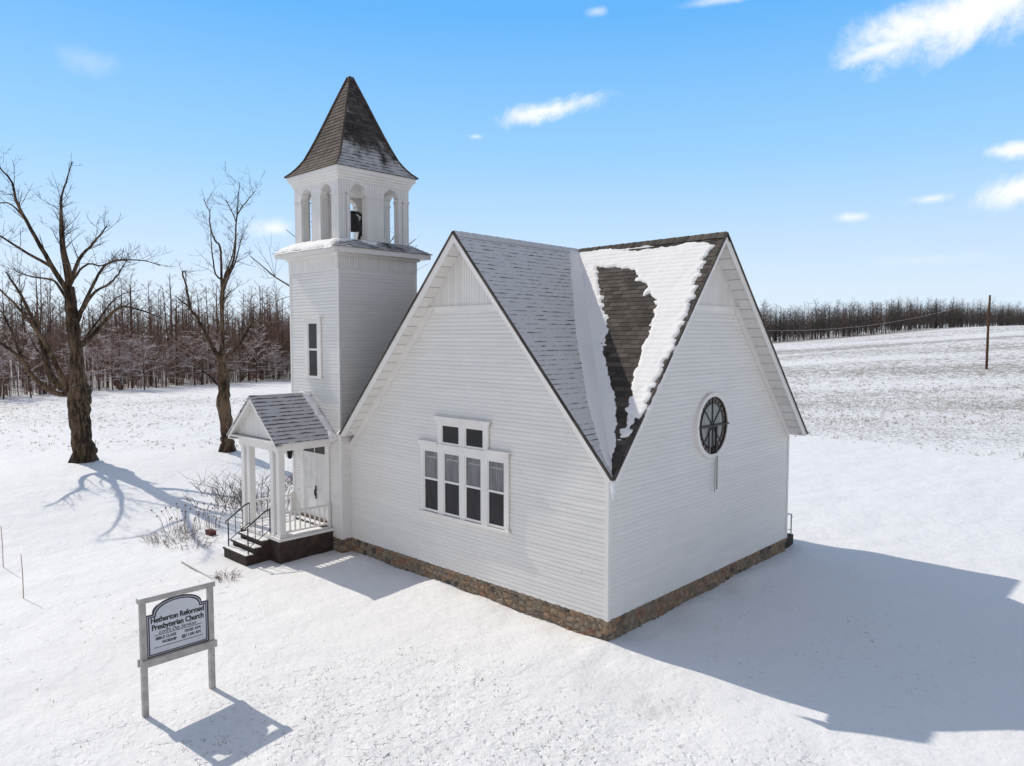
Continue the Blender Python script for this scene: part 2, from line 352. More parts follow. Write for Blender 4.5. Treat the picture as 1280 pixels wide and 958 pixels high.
# ------------------------------------------------------------------ church
church = empty('church', (-5, 4.7, -.4), 'white clapboard church with cross gabled shingle roof, bell tower and small columned porch', 'church')
rng = random.Random(4)
def clip(poly, a, b, c):
    """keep a*s+b*t+c>=0"""
    out = []
    for i in range(len(poly)):
        p, q = poly[i], poly[(i+1) % len(poly)]; dp = a*p[0]+b*p[1]+c; dq = a*q[0]+b*q[1]+c
        if dp >= 0: out.append(p)
        if (dp >= 0) != (dq >= 0):
            t = dp/(dp-dq); out.append((p[0]+(q[0]-p[0])*t, p[1]+(q[1]-p[1])*t))
    return out
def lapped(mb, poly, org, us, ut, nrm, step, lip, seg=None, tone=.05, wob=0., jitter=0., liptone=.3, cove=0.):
    """lapped courses over a convex polygon given in (s,t) of plane org+s*us+t*ut"""
    org, us, ut, nrm = V(*org), V(*us), V(*ut), V(*nrm)
    t0 = min(p[1] for p in poly); t1 = max(p[1] for p in poly); k = 0
    row0 = math.floor(t0/step)
    for row in range(row0, math.ceil(t1/step)):
        a, b = row*step, (row+1)*step
        strip = clip(clip(poly, 0, 1, -a), 0, -1, b)
        if len(strip) < 3: continue
        s0 = min(p[0] for p in strip); s1 = max(p[0] for p in strip)
        cuts = [s0]
        if seg:
            c = s0-rng.random()*seg
            while c < s1:
                c += seg*rng.uniform(.55, 1.25)
                if s0+.2 < c < s1-.2: cuts.append(c)
        cuts.append(s1)
        for i in range(len(cuts)-1):
            q = strip
            if i > 0: q = clip(q, 1, 0, -cuts[i]-.0006)
            if i < len(cuts)-2: q = clip(q, -1, 0, cuts[i+1]-.0006)
            if len(q) < 3: continue
            l = lip*(1+rng.uniform(-jitter, jitter)); l2 = lip*(1+rng.uniform(-jitter, jitter))
            sa, sb = min(p[0] for p in q), max(p[0] for p in q); tn = 1+rng.uniform(-tone, tone)
            tc_ = a+step*(1-cove)
            for qq in ((clip(q, 0, -1, tc_), clip(q, 0, 1, -tc_)) if cove else (q,)):   # flat lower part, coved upper part
                if len(qq) < 3: continue
                P = []; UV = []
                for s, t in qq:
                    w = (s-sa)/max(sb-sa, 1e-6); off = (l*(1-w)+l2*w)*min(1., max(0, (b-t)/(step*(cove or 1.))))+.001
                    P.append(org+us*s+ut*t+nrm*off); UV.append((s, t/step if t < b-1e-6 else (row+.9999)))
                UV = [(u, max(v, row+.0001)) for u, v in UV]
                mb.face(P, UV, tn)
            lo = [p for p in q if abs(p[1]-a) < 1e-6]
            if len(lo) >= 2:
                e0, e1 = min(lo), max(lo)
                pa = org+us*e0[0]+ut*a; pb = org+us*e1[0]+ut*a
                la = (l*(1-(e0[0]-sa)/max(sb-sa, 1e-6))+l2*(e0[0]-sa)/max(sb-sa, 1e-6)); lb = (l*(1-(e1[0]-sa)/max(sb-sa, 1e-6))+l2*(e1[0]-sa)/max(sb-sa, 1e-6))
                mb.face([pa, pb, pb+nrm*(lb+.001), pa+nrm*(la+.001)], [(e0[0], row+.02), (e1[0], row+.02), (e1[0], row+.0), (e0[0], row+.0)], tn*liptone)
def orient(mb, i0, nrm):
    pass

ZR = 9.03; O = .47
T = V(.45, -.47, 3.33); TL = V(-9.82, -.47, 3.37); TR = V(.47, 9.72, 3.36); TB = V(-9.82, 9.9, 3.36)
P1 = V(-4.56, -.47, ZR); P2 = V(.47, 4.3, ZR-.03); P3 = V(-4.64, 9.9, ZR); P4 = V(-9.82, 4.7, ZR); X = V(-4.64, 4.7, ZR-.02)
WX0, WX1, WY1 = -10., 0., 9.49
# four gable faces: plane axis, wall offset, outward normal, profile in (s,z)
faces = [
 ('front', lambda s, d, z: V(s, -d, z), V(0,-1,0), V(1,0,0), -10., 0., [(TL[0],TL[2]), (P1[0],ZR), (T[0],T[2])]),
 ('right', lambda s, d, z: V(d, s, z), V(1,0,0), V(0,1,0), 0., 9.49, [(T[1],T[2]), (P2[1]+.02,ZR), (TR[1],TR[2])]),
 ('back', lambda s, d, z: V(s, 9.49+d, z), V(0,1,0), V(1,0,0), -9.55, 0., [(TB[0],TB[2]), (P3[0],ZR), (TR[0],TR[2])]),
 ('west', lambda s, d, z: V(-9.55-d, s, z), V(-1,0,0), V(0,1,0), 0., 9.49, [(TL[1],TL[2]), (P4[1],ZR), (TB[1],TB[2])]),
]
def zprof(pr, s):
    (a, za), (b, zb), (c, zc) = pr
    return za+(zb-za)*(s-a)/(b-a) if s < b else zb+(zc-zb)*(s-b)/(c-b)
ZT = 7.15      # base of the vertical boards in each gable
for nm, at, nrm, us, s0, s1, pr in faces:
    dr = .18  # top of wall below the shingles
    top = lambda s: zprof(pr, s)-dr
    pk = pr[1][0]
    poly = [(s0, 0.), (s1, 0.), (s1, top(s1)), (pk, top(pk)), (s0, top(s0))]
    org = at(0, 0, 0); n_ = MB()
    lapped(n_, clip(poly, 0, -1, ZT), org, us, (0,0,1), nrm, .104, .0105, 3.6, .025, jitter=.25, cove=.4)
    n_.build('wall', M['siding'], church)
    n_ = MB(); q = clip(poly, 0, 1, -ZT)
    q2 = [at(s, .0, z) for s, z in q]; n_.prism(q2, nrm*.022); 
    for k in range(len(n_.uv)): pass
    n_.uv = [((p[0] if nm in ('front', 'back') else p[1]), p[2]) for i in range(len(n_.f)) for p in [n_.v[j] for j in n_.f[i]]]
    n_.build('gable_panel', M['vboard'], church)
    # drip cap under the panel, trim line below it, frieze boards along the rake
    xl = pr[0][0]+(pr[1][0]-pr[0][0])*((ZT+dr-pr[0][1])/(ZR-pr[0][1])); xr = pr[2][0]+(pr[1][0]-pr[2][0])*((ZT+dr-pr[2][1])/(ZR-pr[2][1]))
    n_ = MB(); n_.prism([at(xl+.03, .02, ZT-.02), at(xr-.03, .02, ZT-.02), at(xr-.03, .02, ZT+.02), at(xl+.03, .02, ZT+.02)], nrm*.05)
    n_.prism([at(xl+.26, .018, ZT-.13), at(xr-.26, .018, ZT-.13), at(xr-.26, .018, ZT-.02), at(xl+.26, .018, ZT-.02)], nrm*.018)
    n_.build('gable_drip_cap', M['trim'], church)
    for sgn in (0, 2):
        a, b = pr[sgn], pr[1]; e = s0 if sgn == 0 else s1
        d = V(b[0]-a[0], b[1]-a[1]); d /= np.linalg.norm(d)
        # frieze board along the siding, up to the foot of the vertical boards
        w = .14 if (nm, sgn) in (('front', 2), ('right', 0)) else .30; za = zprof(pr, e)-dr; sc = xl if sgn == 0 else xr; i_ = 1 if sgn == 0 else -1
        n_ = MB(); n_.prism([at(e, .0125, za), at(sc, .0125, ZT-.021), at(sc+i_*.26, .0125, ZT-.021), at(sc+i_*.16, .0125, ZT-.161), at(e, .0125, za-w)], nrm*.024)
        n_.build('frieze_board', M['trim'], church)
        # soffit boards
        sl = (b[1]-a[1])/abs(b[0]-a[0]); di = 1 if b[0] > a[0] else -1
        n_ = MB(); th = .20; u0, u1 = a[0]+di*(th-.07)/sl, b[0]; zl = a[1]-.07
        if (nm, sgn) in (('front', 2), ('right', 0)): u0 = e; zl = a[1]+sl*abs(e-a[0])-th     # shared corner: stops at the wall
        Aa = at(u0, .0, zl); B = at(u1, .0, b[1]-th); A2 = at(u0, O-.03, zl); B2 = at(u1, O-.03, b[1]-th)
        L = math.hypot(b[0]-a[0], b[1]-a[1])
        n_.face([Aa, B, B2, A2], [(0, 0), (L, 0), (L, O), (0, O)])
        n_.build('soffit', M['soffit'], church)
        # rake board with a crown strip under the shingles, cut level at the eave
        n_ = MB(); k_ = lambda d: a[0]+di*(d-.07)/sl
        n_.prism([at(a[0], O-.03, a[1]-.035), at(b[0], O-.03, b[1]-.035), at(b[0], O-.03, b[1]-.27), at(k_(.27), O-.03, a[1]-.07), at(a[0], O-.03, a[1]-.07)], nrm*.03)
        n_.prism([at(a[0], O, a[1]-.035), at(b[0], O, b[1]-.035), at(b[0], O, b[1]-.10), at(k_(.10), O, a[1]-.07), at(a[0], O, a[1]-.07)], nrm*.022)
        n_.build('rake_board', M['trim'], church)
# corner boards
for x, y in ((0, 0), (0, 9.49)):
    n_ = MB(); yy = -.026 if y == 0 else 9.516; s = 1 if y == 0 else -1
    n_.box(-.075, yy, -.0, .026, yy+s*.02, 3.5); n_.box(.006, yy+s*.021, 0, .0262, yy+s*.1, 3.5)
    n_.build('corner_board', M['trim'], church)
# roof: eight triangular slopes of lapped shingles
tris = [(P1, T, X, 'd'), (P1, X, TL, 's'), (T, P2, X, 's'), (P2, TR, X, 's'), (TR, P3, X, 's'), (P3, TB, X, 's'), (TB, P4, X, 's'), (P4, TL, X, 's')]
def plane_basis(a, b, c):
    n = np.cross(b-a, c-a); n /= np.linalg.norm(n)
    if n[2] < 0: n = -n
    us = np.cross((0, 0, 1), n); us /= np.linalg.norm(us); ut = np.cross(n, us)
    return n, us, ut
rd, rs = MB(), MB()
for a, b, c, k in tris:
    n, us, ut = plane_basis(a, b, c); org = T*0+V(a[0], a[1], 0)
    org = a
    pl = [((p-org)@us, (p-org)@ut) for p in (a, b, c)]
    ar = (pl[1][0]-pl[0][0])*(pl[2][1]-pl[0][1])-(pl[2][0]-pl[0][0])*(pl[1][1]-pl[0][1])
    if ar < 0: pl = pl[::-1]
    lapped(rd if k == 'd' else rs, pl, org, us, ut, n, .143, .011, None, .02, jitter=.3)
    rs.face([p-n*.07 for p in (c, b, a)], [(0, .5)]*3)
    # shingle edge along the rake
for a, b in ((P1, T), (P1, TL), (P2, T), (P2, TR), (P3, TR), (P3, TB), (P4, TB), (P4, TL)):
    d = b-a; d /= np.linalg.norm(d); out = V(0, -1 if a is P1 else 1, 0) if a is P1 or a is P3 else V(1 if a is P2 else -1, 0, 0)
    up = np.cross(out, d); up = up if up[2] > 0 else -up
    rs.prism([a+up*.018, b+up*.018, b-up*.035, a-up*.035], out*.045)
rc = MB()
for a, b in ((P1, X), (P2, X), (P3, X), (P4, X)):      # ridge caps
    d = (b-a); L = np.linalg.norm(d); d /= L; side = np.cross(d, (0,0,1)); m_ = int(L/.22)
    for k in range(m_):
        p = a+d*(L*k/m_); q = a+d*(L*(k+1.12)/m_); l = .028 if k % 2 else .024
        for s in (1, -1):
            o_ = side*s*.15-V(0,0,.165)
            (rc if a is P1 else rs).face([p+V(0,0,l+.012), q+V(0,0,l), q+o_+V(0,0,l), p+o_+V(0,0,l+.012)][::s], [(k*.3, k+.3), (k*.3+.2, k+.3), (k*.3+.2, k+.8), (k*.3, k+.8)], 1)
roof = rs.build('roof', M['shingle'], church); rc.build('ridge_cap', M['shingle_dust'], church)
rd.build('roof_slope', M['shingle_dust'], church, label='shingle slope under thin patchy snow')
def snow_sheet(name, plane, polys, th, parent, cell=.05, edge=.16, rag=.08, seed=0, courses=0., holes=()):
    """thick snow lying on a slope, ragged at its edge"""
    a, b, c = plane; n, us, ut = plane_basis(a, b, c); mb = MB()
    P2d = [[((V(*p)-a)@us, (V(*p)-a)@ut) for p in poly] for poly in polys]
    allp = np.array(sum(P2d, [])); lo = allp.min(0)-.15; hi = allp.max(0)+.15
    S, Tt = np.meshgrid(np.arange(lo[0], hi[0], cell), np.arange(lo[1], hi[1], cell), indexing='ij')
    def sd(poly):
        inside = np.zeros(S.shape, bool); dm = np.full(S.shape, 9.)
        for i in range(len(poly)):
            (x0, y0), (x1, y1) = poly[i], poly[(i+1) % len(poly)]
            cnd = ((y0 > Tt) != (y1 > Tt)); xi = x0+(Tt-y0)*(x1-x0)/(y1-y0+1e-12); inside ^= cnd & (S < xi)
            dx, dy = x1-x0, y1-y0; t = np.clip(((S-x0)*dx+(Tt-y0)*dy)/(dx*dx+dy*dy+1e-12), 0, 1)
            dm = np.minimum(dm, np.hypot(S-x0-t*dx, Tt-y0-t*dy))
        return np.where(inside, dm, -dm)
    D = np.max([sd(p) for p in P2d], 0)
    row = np.floor(Tt/.143); D = D+rag*2*fbm(S*5+seed, Tt*5, 3)+rag*4.5*vnoise(row*7.31+seed, row*3.7+S*1.1)*(courses > 0)
    h = th*np.sqrt(np.clip(D/edge, 0, 1))*(1+.5*fbm(S*2.2+seed, Tt*2.2, 3))+np.where(D < 0, D*.5, 0)
    if courses: h = h-courses*(np.mod(Tt/.143, 1))*sstep(.0, .2, D)
    h = h+.017
    idx = {}; nx, ny = S.shape; keep = D > -.04
    for i in range(nx-1):
        for j in range(ny-1):
            if keep[i:i+2, j:j+2].any():
                q = []
                for ii, jj in ((i, j), (i+1, j), (i+1, j+1), (i, j+1)):
                    if (ii, jj) not in idx:
                        idx[(ii, jj)] = len(mb.v); mb.v.append(tuple(a+us*S[ii, jj]+ut*Tt[ii, jj]+n*max(h[ii, jj], -.02)))
                    q.append(idx[(ii, jj)])
                mb.f.append(tuple(q)); mb.uv.extend([(0, 0)]*4); mb.col.extend([1]*4)
    return mb.build(name, M['snow'], parent, smooth=True)
snowR = [(-4.6, 4.6, 8.92), (-3.54, 4.53, 8.86), (-1.48, 4.32, 8.74), (-0.03, 4.2, 8.7), (0.22, 4.08, 8.6), (0.17, 3.85, 8.35), (0.27, 3.4, 7.8), (0.30, 3.05, 7.4), (0.38, 2.65, 6.9), (0.41, 2.4, 6.6), (0.42, 2.1, 6.25), (0.43, 1.6, 5.66), (0.43, 1.2, 5.19), (0.43, 0.76, 4.67), (0.43, 0.6, 4.49), (0.04, 0.76, 4.66), (-0.07, 0.98, 4.91), (-0.22, 1.28, 5.26), (-0.31, 1.67, 5.71), (-0.41, 2.13, 6.24), (-0.53, 2.56, 6.73), (-0.61, 2.89, 7.12), (-1.0, 3.23, 7.49), (-1.15, 3.17, 7.41), (-1.15, 3.39, 7.67), (-1.69, 3.59, 7.88), (-1.83, 3.87, 8.2), (-3.54, 4.12, 8.4), (-3.07, 3.66, 7.89), (-2.31, 2.91, 7.04), (-1.74, 2.31, 6.38), (-1.66, 2.1, 6.14), (-2.0, 2.2, 6.25), (-2.59, 2.75, 6.86), (-3.4, 3.5, 7.7)]
snow_sheet('roof_snow', (T, P2, X), [snowR, [(0.11, 0.5, 4.36), (0.08, 0.76, 4.66), (0.33, 0.55, 4.42), (0.3, 0.29, 4.12), (0.15, 0.29, 4.11)]], .03, roof, .035, .07, .045, 3, .022)
snow_sheet('roof_snow', (T, P2, X), [[(-4.6, 4.66, 9.0), (-4.31, 4.27, 8.53), (-2.59, 2.86, 6.92), (-1.63, 1.96, 5.98), (-1.09, 1.43, 5.39), (-0.61, 1.04, 4.95), (-0.36, 0.78, 4.66), (-0.14, 0.48, 4.32), (0.1, 0.1, 3.9), (0.2, -.15, 3.6), (.3, -.3, 3.43), (.0, -.15, 3.66), (-1.1, .92, 4.8), (-3.1, 2.94, 7.06)]], .05, roof, .05, .30, .025, 8)
snow_sheet('roof_snow', (P1, T, X), [[(-4.61, 4.27, 8.98), (-3.72, 3.25, 7.97), (-2.31, 1.7, 6.38), (-0.84, 0.32, 4.72), (-0.33, -0.03, 4.15), (0.1, -0.33, 3.66), (.3, -.3, 3.43), (.2, .0, 3.6), (-.9, 1.12, 4.85), (-2.9, 3.14, 7.1), (-4.5, 4.7, 9.)]], .05, roof, .05, .5, .02, 12)
# icicles at the valley foot
n_ = MB()
for k in range(11):
    a = rng.random(); x = .40-.1*rng.random(); y = -.40+.08*rng.random(); L = rng.uniform(.12, .52)
    n_.tube([(x, y, 3.3), (x+.012, y-.004, 3.3-L*.5), (x+.016, y, 3.3-L)], [.028, .016, .003], 6)
n_.tube([(.39, -.39, 3.32), (.39, -.39, 3.12), (.37, -.37, 2.95)], [.06, .045, .01], 7)
n_.build('icicle', M['ice'], church, True, 'white icicles hanging from the roof corner')

# stone foundation: bulging stones
def stones(mb, s0, s1, z0, z1, fn, seed):
    r = np.random.default_rng(seed); cell = .035; pts = []
    zz = z0
    while zz < z1:
        h = r.uniform(.11, .21); s = s0-r.random()*.3
        while s < s1+.2:
            w = r.uniform(.10, .38); pts.append((s+w/2, zz+h/2+r.uniform(-.04, .04), r.random())); s += w
        zz += h
    P = np.array(pts); S = np.arange(s0, s1+cell*.5, cell); S[-1] = s1; Z = np.linspace(z0, z1, max(2, int((z1-z0)/cell)))
    G, H = np.meshgrid(S, Z, indexing='ij'); D = (G[..., None]-P[:, 0])**2*.55+(H[..., None]-P[:, 1])**2*1.3
    o = np.argsort(D, -1)[..., :2]; d1 = np.sqrt(np.take_along_axis(D, o[..., :1], -1))[..., 0]; d2 = np.sqrt(np.take_along_axis(D, o[..., 1:], -1))[..., 0]
    e = d2-d1; hgt = .05*sstep(0, .09, e)+.015*fbm(G*7, H*7, 3); tone = np.where(e < .03+.03*fbm(G*3, H*3, 2), -1, P[o[..., 0], 2])
    for i in range(len(S)-1):
        for j in range(len(Z)-1):
            q = [(i, j), (i+1, j), (i+1, j+1), (i, j+1)]
            mb.face([fn(G[a], hgt[a], H[a]) for a in q], None, tone[i, j])
n_ = MB()
stones(n_, -10., -.03, -.95, .012, lambda s, d, z: V(s, .03-d, z), 1); stones(n_, .0, 9.46, -.95, .012, lambda s, d, z: V(-.03+d, s, z), 2)
n_.box(-9.5, 9.4, -.9, -.05, 9.46, .01, .3); n_.box(-9.52, .1, -.9, -9.45, 9.4, .01, .3)
stones(n_, -.3, .0, -.95, .012, lambda s, d, z: V(-10.03+d, s, z), 3); stones(n_, -12.86, -10.03, -.95, .012, lambda s, d, z: V(s, -.31-d, z), 4)
n_.box(-12.86, -.3, -.95, -12.8, 2.65, .012, .3)
for x, y, sx, sy in ((0, 0, 1, -1), (-10.03, -.34, 1, -1)):      # corner stones
    z = -.95
    while z < 0:
        h = rng.uniform(.12, .2); e = rng.uniform(.012, .03); z2 = min(z+h, .011); n_.box(x+sx*e, y+sy*e, z+.004, x-sx*rng.uniform(.12, .2), y-sy*rng.uniform(.12, .2), z2, rng.random()); z = z2+.002
n_.build('foundation', M['stone'], church, False)

# ---------------- front window group
def sash_window(px0, px1, z0, z1, zmid, at, nrm, two=True):
    """one opening: frame + panes, at(s,d,z) with d outwards"""
    f = MB(); w = .045
    P = lambda s, d, z: at(s, d, z)
    def rb(a, b, c, d_, d0, d1): f.prism([P(a, d0, b), P(c, d0, b), P(c, d0, d_), P(a, d0, d_)], nrm*(d1-d0))
    rb(px0, z0, px0+w, z1, .028, .058); rb(px1-w, z0, px1, z1, .028, .058); rb(px0+w, z1-w, px1-w, z1, .028, .058); rb(px0+w, z0, px1-w, z0+w*1.3, .028, .058)
    if zmid: rb(px0+w, zmid-.028, px1-w, zmid+.028, .028, .066)
    fo = f.build('window_sash', M['trim'], FWIN)
    def pane(a, b, c, d_, m, dd, lab=None):
        g = MB(); g.prism([P(a, .022, b), P(c, .022, b), P(c, .022, d_), P(a, .022, d_)], nrm*dd); g.build('pane', m, FWIN, label=lab)
    if zmid:
        pane(px0+w, zmid, px1-w, z1-w, M['blind'], .018, 'grey pane over a pale blind'); pane(px0+w, z0+w, px1-w, zmid-.0285, M['screen'], .012, 'dark screened lower pane')
    else: pane(px0+w, z0+w, px1-w, z1-w, M['dark_glass'], .015)
fa = faces[0][1]; fn_ = V(0, -1, 0)
n_ = MB()
def cas(a, b, c, d_, d0, d1): n_.prism([fa(a, d0, b), fa(c, d0, b), fa(c, d0, d_), fa(a, d0, d_)], fn_*(d1-d0))
cols_ = [(-6.32, -5.68), (-5.48, -4.81), (-4.62, -3.98), (-3.77, -3.14)]
edges = [-6.45]+[e for c in cols_ for e in c]+[-3.02]
for k in range(0, len(edges), 2): cas(edges[k], 1.50, edges[k+1], 3.24, .02, .07)
cas(-6.45, 3.24, -5.68, 3.44, .02, .073); cas(-3.77, 3.24, -3.02, 3.44, .02, .073); cas(-5.68, 3.24, -3.77, 3.42, .02, .0735)
cas(-5.80, 3.42, -3.66, 3.44, .02, .09)
cas(-5.72, 3.44, -5.56, 4.0, .02, .07); cas(-3.9, 3.44, -3.74, 4.0, .02, .07); cas(-4.82, 3.44, -4.62, 4.0, .02, .07); cas(-5.72, 4.0, -3.74, 4.16, .02, .073)
for a, c, z in ((-6.5, -5.72, 3.44), (-3.74, -2.97, 3.44), (-5.80, -3.66, 4.16)):   # crown caps, flaring outwards
    w = .05
    n_.prism([fa(a+w, .07, z-.1), fa(c-w, .07, z-.1), fa(c, .07, z+.02), fa(a, .07, z+.02)], fn_*.045)
    cas(a-.02, z+.021, c+.02, z+.05, .02, .16)
cas(-6.5, 1.44, -2.97, 1.499, .02, .11)
FWIN = n_.build('front_window', M['trim'], church, label='group of four tall sashes with two small lights on top')
for a, c in cols_: sash_window(a, c, 1.52, 3.24, 2.43, fa, fn_)
sash_window(-5.56, -4.82, 3.445, 4.0, None, fa, fn_); sash_window(-4.62, -3.9, 3.445, 4.0, None, fa, fn_)
for a, c in cols_:                         # pale blind hems seen behind the upper panes
    g = MB(); g.prism([fa(a+.13, .0405, 3.02), fa(c-.09, .0405, 3.02), fa(c-.09, .0405, 3.06), fa(a+.13, .0405, 3.06)], fn_*.002); g.build('blind', M['rod'], FWIN)
# ---------------- round window on the right gable
ra = faces[1][1]; rn = V(1, 0, 0); cy, cz = 4.55, 4.02
def ring(mb, r0, r1, d0, d1, n=56):
    for k in range(n):
        a, b = 2*math.pi*k/n, 2*math.pi*(k+1)/n
        q = lambda r, t, d: ra(cy+r*math.cos(t), d, cz+r*math.sin(t))
        mb.face([q(r0, a, d1), q(r1, a, d1), q(r1, b, d1), q(r0, b, d1)]); mb.face([q(r1, a, d0), q(r1, b, d0), q(r1, b, d1), q(r1, a, d1)])
        mb.face([q(r0, b, d0), q(r0, a, d0), q(r0, a, d1), q(r0, b, d1)])
n_ = MB(); ring(n_, .765, .87, .0, .085); ring(n_, .87, .89, .0, .045); n_.tube([ra(cy-.86, .03, cz-.0), ra(cy-.8, .03, cz-.01)], .01, 6)
RW = n_.build('round_window', M['trim'], church, label='round leaded window in a white ring')
n_ = MB(); n_.face([ra(cy+.58*math.cos(t), .03, cz+.58*math.sin(t)) for t in np.linspace(0, 2*math.pi, 49)[:-1]]); n_.build('pane', M['leaded'], RW)
n_ = MB()
for k in range(24):
    a, b = 2*math.pi*(k+.08)/24, 2*math.pi*(k+.92)/24
    n_.face([ra(cy+r*math.cos(t), .03, cz+r*math.sin(t)) for r, t in ((.60, a), (.765, a), (.765, b), (.60, b))])
n_.build('stained_glass_border', M['amber'], RW)
n_ = MB(); ring(n_, .575, .60, .02, .05); ring(n_, .745, .765, .02, .055)
for k in range(8):
    t = math.pi*k/4+math.pi/2; n_.bar(ra(cy+.08*math.cos(t), .04, cz+.08*math.sin(t)), ra(cy+.76*math.cos(t), .04, cz+.76*math.sin(t)), .016, .03, (1,0,0))
for k in range(24):
    t = 2*math.pi*k/24; n_.bar(ra(cy+.59*math.cos(t), .035, cz+.59*math.sin(t)), ra(cy+.72*math.cos(t), .035, cz+.72*math.sin(t)), .018, .02, (1,0,0))
ring(n_, .06, .10, .02, .055, 20)
n_.bar(ra(cy-.78, .075, cz-.01), ra(cy+.82, .075, cz+.0), .045, .05, (1,0,0)); n_.bar(ra(cy+.14, .08, cz-.75), ra(cy+.14, .08, cz), .05, .05, (1,0,0)); n_.bar(ra(cy-.2, .06, cz-.6), ra(cy-.2, .06, cz), .03, .03, (1,0,0))
n_.build('window_leading', M['iron'], RW)
n_ = MB(); n_.bar(ra(cy+.14, .12, cz-.82), ra(cy+.14, .12, 2.3), .028, .03, (1,0,0)); n_.bar(ra(cy+.09, .09, cz-.88), ra(cy+.085, .09, 2.22), .018, .018, (1,0,0))
n_.build('pull_rod', M['rod'], RW, label='grey rod hanging below the round window')

# ---------------- tower
TX0, TX1, TY0, TY1 = -12.88, -10., -.34, 2.69
tf = lambda s, d, z: V(s, TY0-d, z); tr = lambda s, d, z: V(TX1+d, s, z); tw = lambda s, d, z: V(TX0-d, s, z); tb = lambda s, d, z: V(s, TY1+d, z)
for at, nrm, us, s0, s1 in ((tf, V(0,-1,0), V(1,0,0), TX0, TX1), (tr, V(1,0,0), V(0,1,0), TY0, TY1), (tw, V(-1,0,0), V(0,1,0), TY0, TY1), (tb, V(0,1,0), V(1,0,0), TX0, TX1)):
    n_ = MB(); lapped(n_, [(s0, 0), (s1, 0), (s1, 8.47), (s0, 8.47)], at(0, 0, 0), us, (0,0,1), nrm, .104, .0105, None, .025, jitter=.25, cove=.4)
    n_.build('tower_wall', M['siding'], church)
    k_ = .03 if nrm[1] else -.0005
    n_ = MB(); n_.prism([at(s0-k_, .0, 8.47), at(s1+k_, .0, 8.47), at(s1+k_, .0, 8.94), at(s0-k_, .0, 8.94)], nrm*.03)
    n_.uv = [((v[0] if abs(nrm[1]) else v[1]), v[2]) for f in n_.f for v in [n_.v[j] for j in f]]
    n_.build('tower_frieze', M['vboard'], church)
n_ = MB()
for x, y, sx, sy in ((TX1, TY0, 1, -1), (TX0, TY0, -1, -1), (TX1, TY1, 1, 1), (TX0, TY1, -1, 1)):
    n_.box(x+sx*.024, y+sy*.024, 0, x-sx*.055, y+sy*.004, 8.468); n_.box(x+sx*.0242, y+sy*.0038, 0, x+sx*.004, y-sy*.055, 8.468)
n_.build('tower_corner_trim', M['trim'], church)
# tower window
n_ = MB()
def tc(a, b, c, d_, d0, d1): n_.prism([tf(a, d0, b), tf(c, d0, b), tf(c, d0, d_), tf(a, d0, d_)], V(0, d0-d1, 0))
tc(-11.95, 5.1, -11.76, 6.78, .018, .06); tc(-11.17, 5.1, -10.98, 6.78, .018, .06); tc(-11.95, 6.78, -10.98, 6.93, .018, .063); tc(-12.02, 6.931, -10.91, 6.98, .018, .12); tc(-12.0, 5.02, -10.93, 5.099, .018, .1)
tc(-11.76, 5.1, -11.71, 6.78, .018, .045); tc(-11.22, 5.1, -11.17, 6.78, .018, .045); tc(-11.71, 5.92, -11.22, 5.98, .018, .045)
TW = n_.build('tower_window', M['trim'], church)
for z0, z1, d in ((5.1, 5.919, .025), (5.981, 6.779, .03)):
    n_ = MB(); n_.prism([tf(-11.71, .018, z0), tf(-11.22, .018, z0), tf(-11.22, .018, z1), tf(-11.71, .018, z1)], V(0, .018-d, 0)); n_.build('pane', M['dark_glass'], TW)
# skirt roof
BX0, BX1, BY0, BY1 = -12.74, -10.14, -.2, 2.52
ov = .36
n_ = MB(); n_.box(TX0-ov, TY0-ov, 8.941, TX1+ov, TY1+ov, 9.10); n_.box(TX0-.1, TY0-.1, 8.86, TX1+.1, TY1+.1, 8.94)
n_.build('tower_cornice', M['trim'], church)
def frustum_side(mb, a0, a1, b0, b1, rows, lip, row0=0):
    a0, a1, b0, b1 = V(*a0), V(*a1), V(*b0), V(*b1); n = np.cross(a1-a0, b0-a0); n /= np.linalg.norm(n)
    L = np.linalg.norm(a1-a0)
    for k in range(rows):
        t, u = k/rows, (k+1)/rows
        p, q, r, s = a0+(b0-a0)*t, a1+(b1-a1)*t, a1+(b1-a1)*u, a0+(b0-a0)*u; o = n*lip
        f = lambda v: (v-a0)@(a1-a0)/L
        mb.face([p+o, q+o, r+o*.05, s+o*.05], [(f(p), row0+k), (f(q), row0+k), (f(r), row0+k+.999), (f(s), row0+k+.999)])
        mb.face([p, q, q+o, p+o], [(f(p), row0+k), (f(q), row0+k), (f(q), row0+k+.02), (f(p), row0+k+.02)])
E_ = ov+.05; z0, z1 = 9.10, 9.42
lo = [(TX0-E_, TY0-E_, z0), (TX1+E_, TY0-E_, z0), (TX1+E_, TY1+E_, z0), (TX0-E_, TY1+E_, z0)]; hi_ = [(BX0, BY0, z1), (BX1, BY0, z1), (BX1, BY1, z1), (BX0, BY1, z1)]
n_ = MB()
for k in range(4): frustum_side(n_, lo[k], lo[(k+1) % 4], hi_[k], hi_[(k+1) % 4], 5, .014)
n_.face(lo[::-1]); n_.face([(a, b, z1+.0) for a, b, c in hi_])
sk = n_.build('tower_skirt_roof', M['shingle_spire_dust'], church)
A_, B_, C_ = V(*lo[0]), V(*lo[1]), V(*hi_[1]); D_ = V(*hi_[0])
snow_sheet('skirt_snow', (A_, B_, C_), [[A_+V(.1, .02, .01), B_+V(-.12, .0, 0), C_+V(.12, -.08, -.05), D_+V(0, -.03, -.02)]], .06, sk, .05, .1, .04, 5)
A2_, B2_, C2_ = V(*lo[1]), V(*lo[2]), V(*hi_[2]); D2_ = V(*hi_[1])
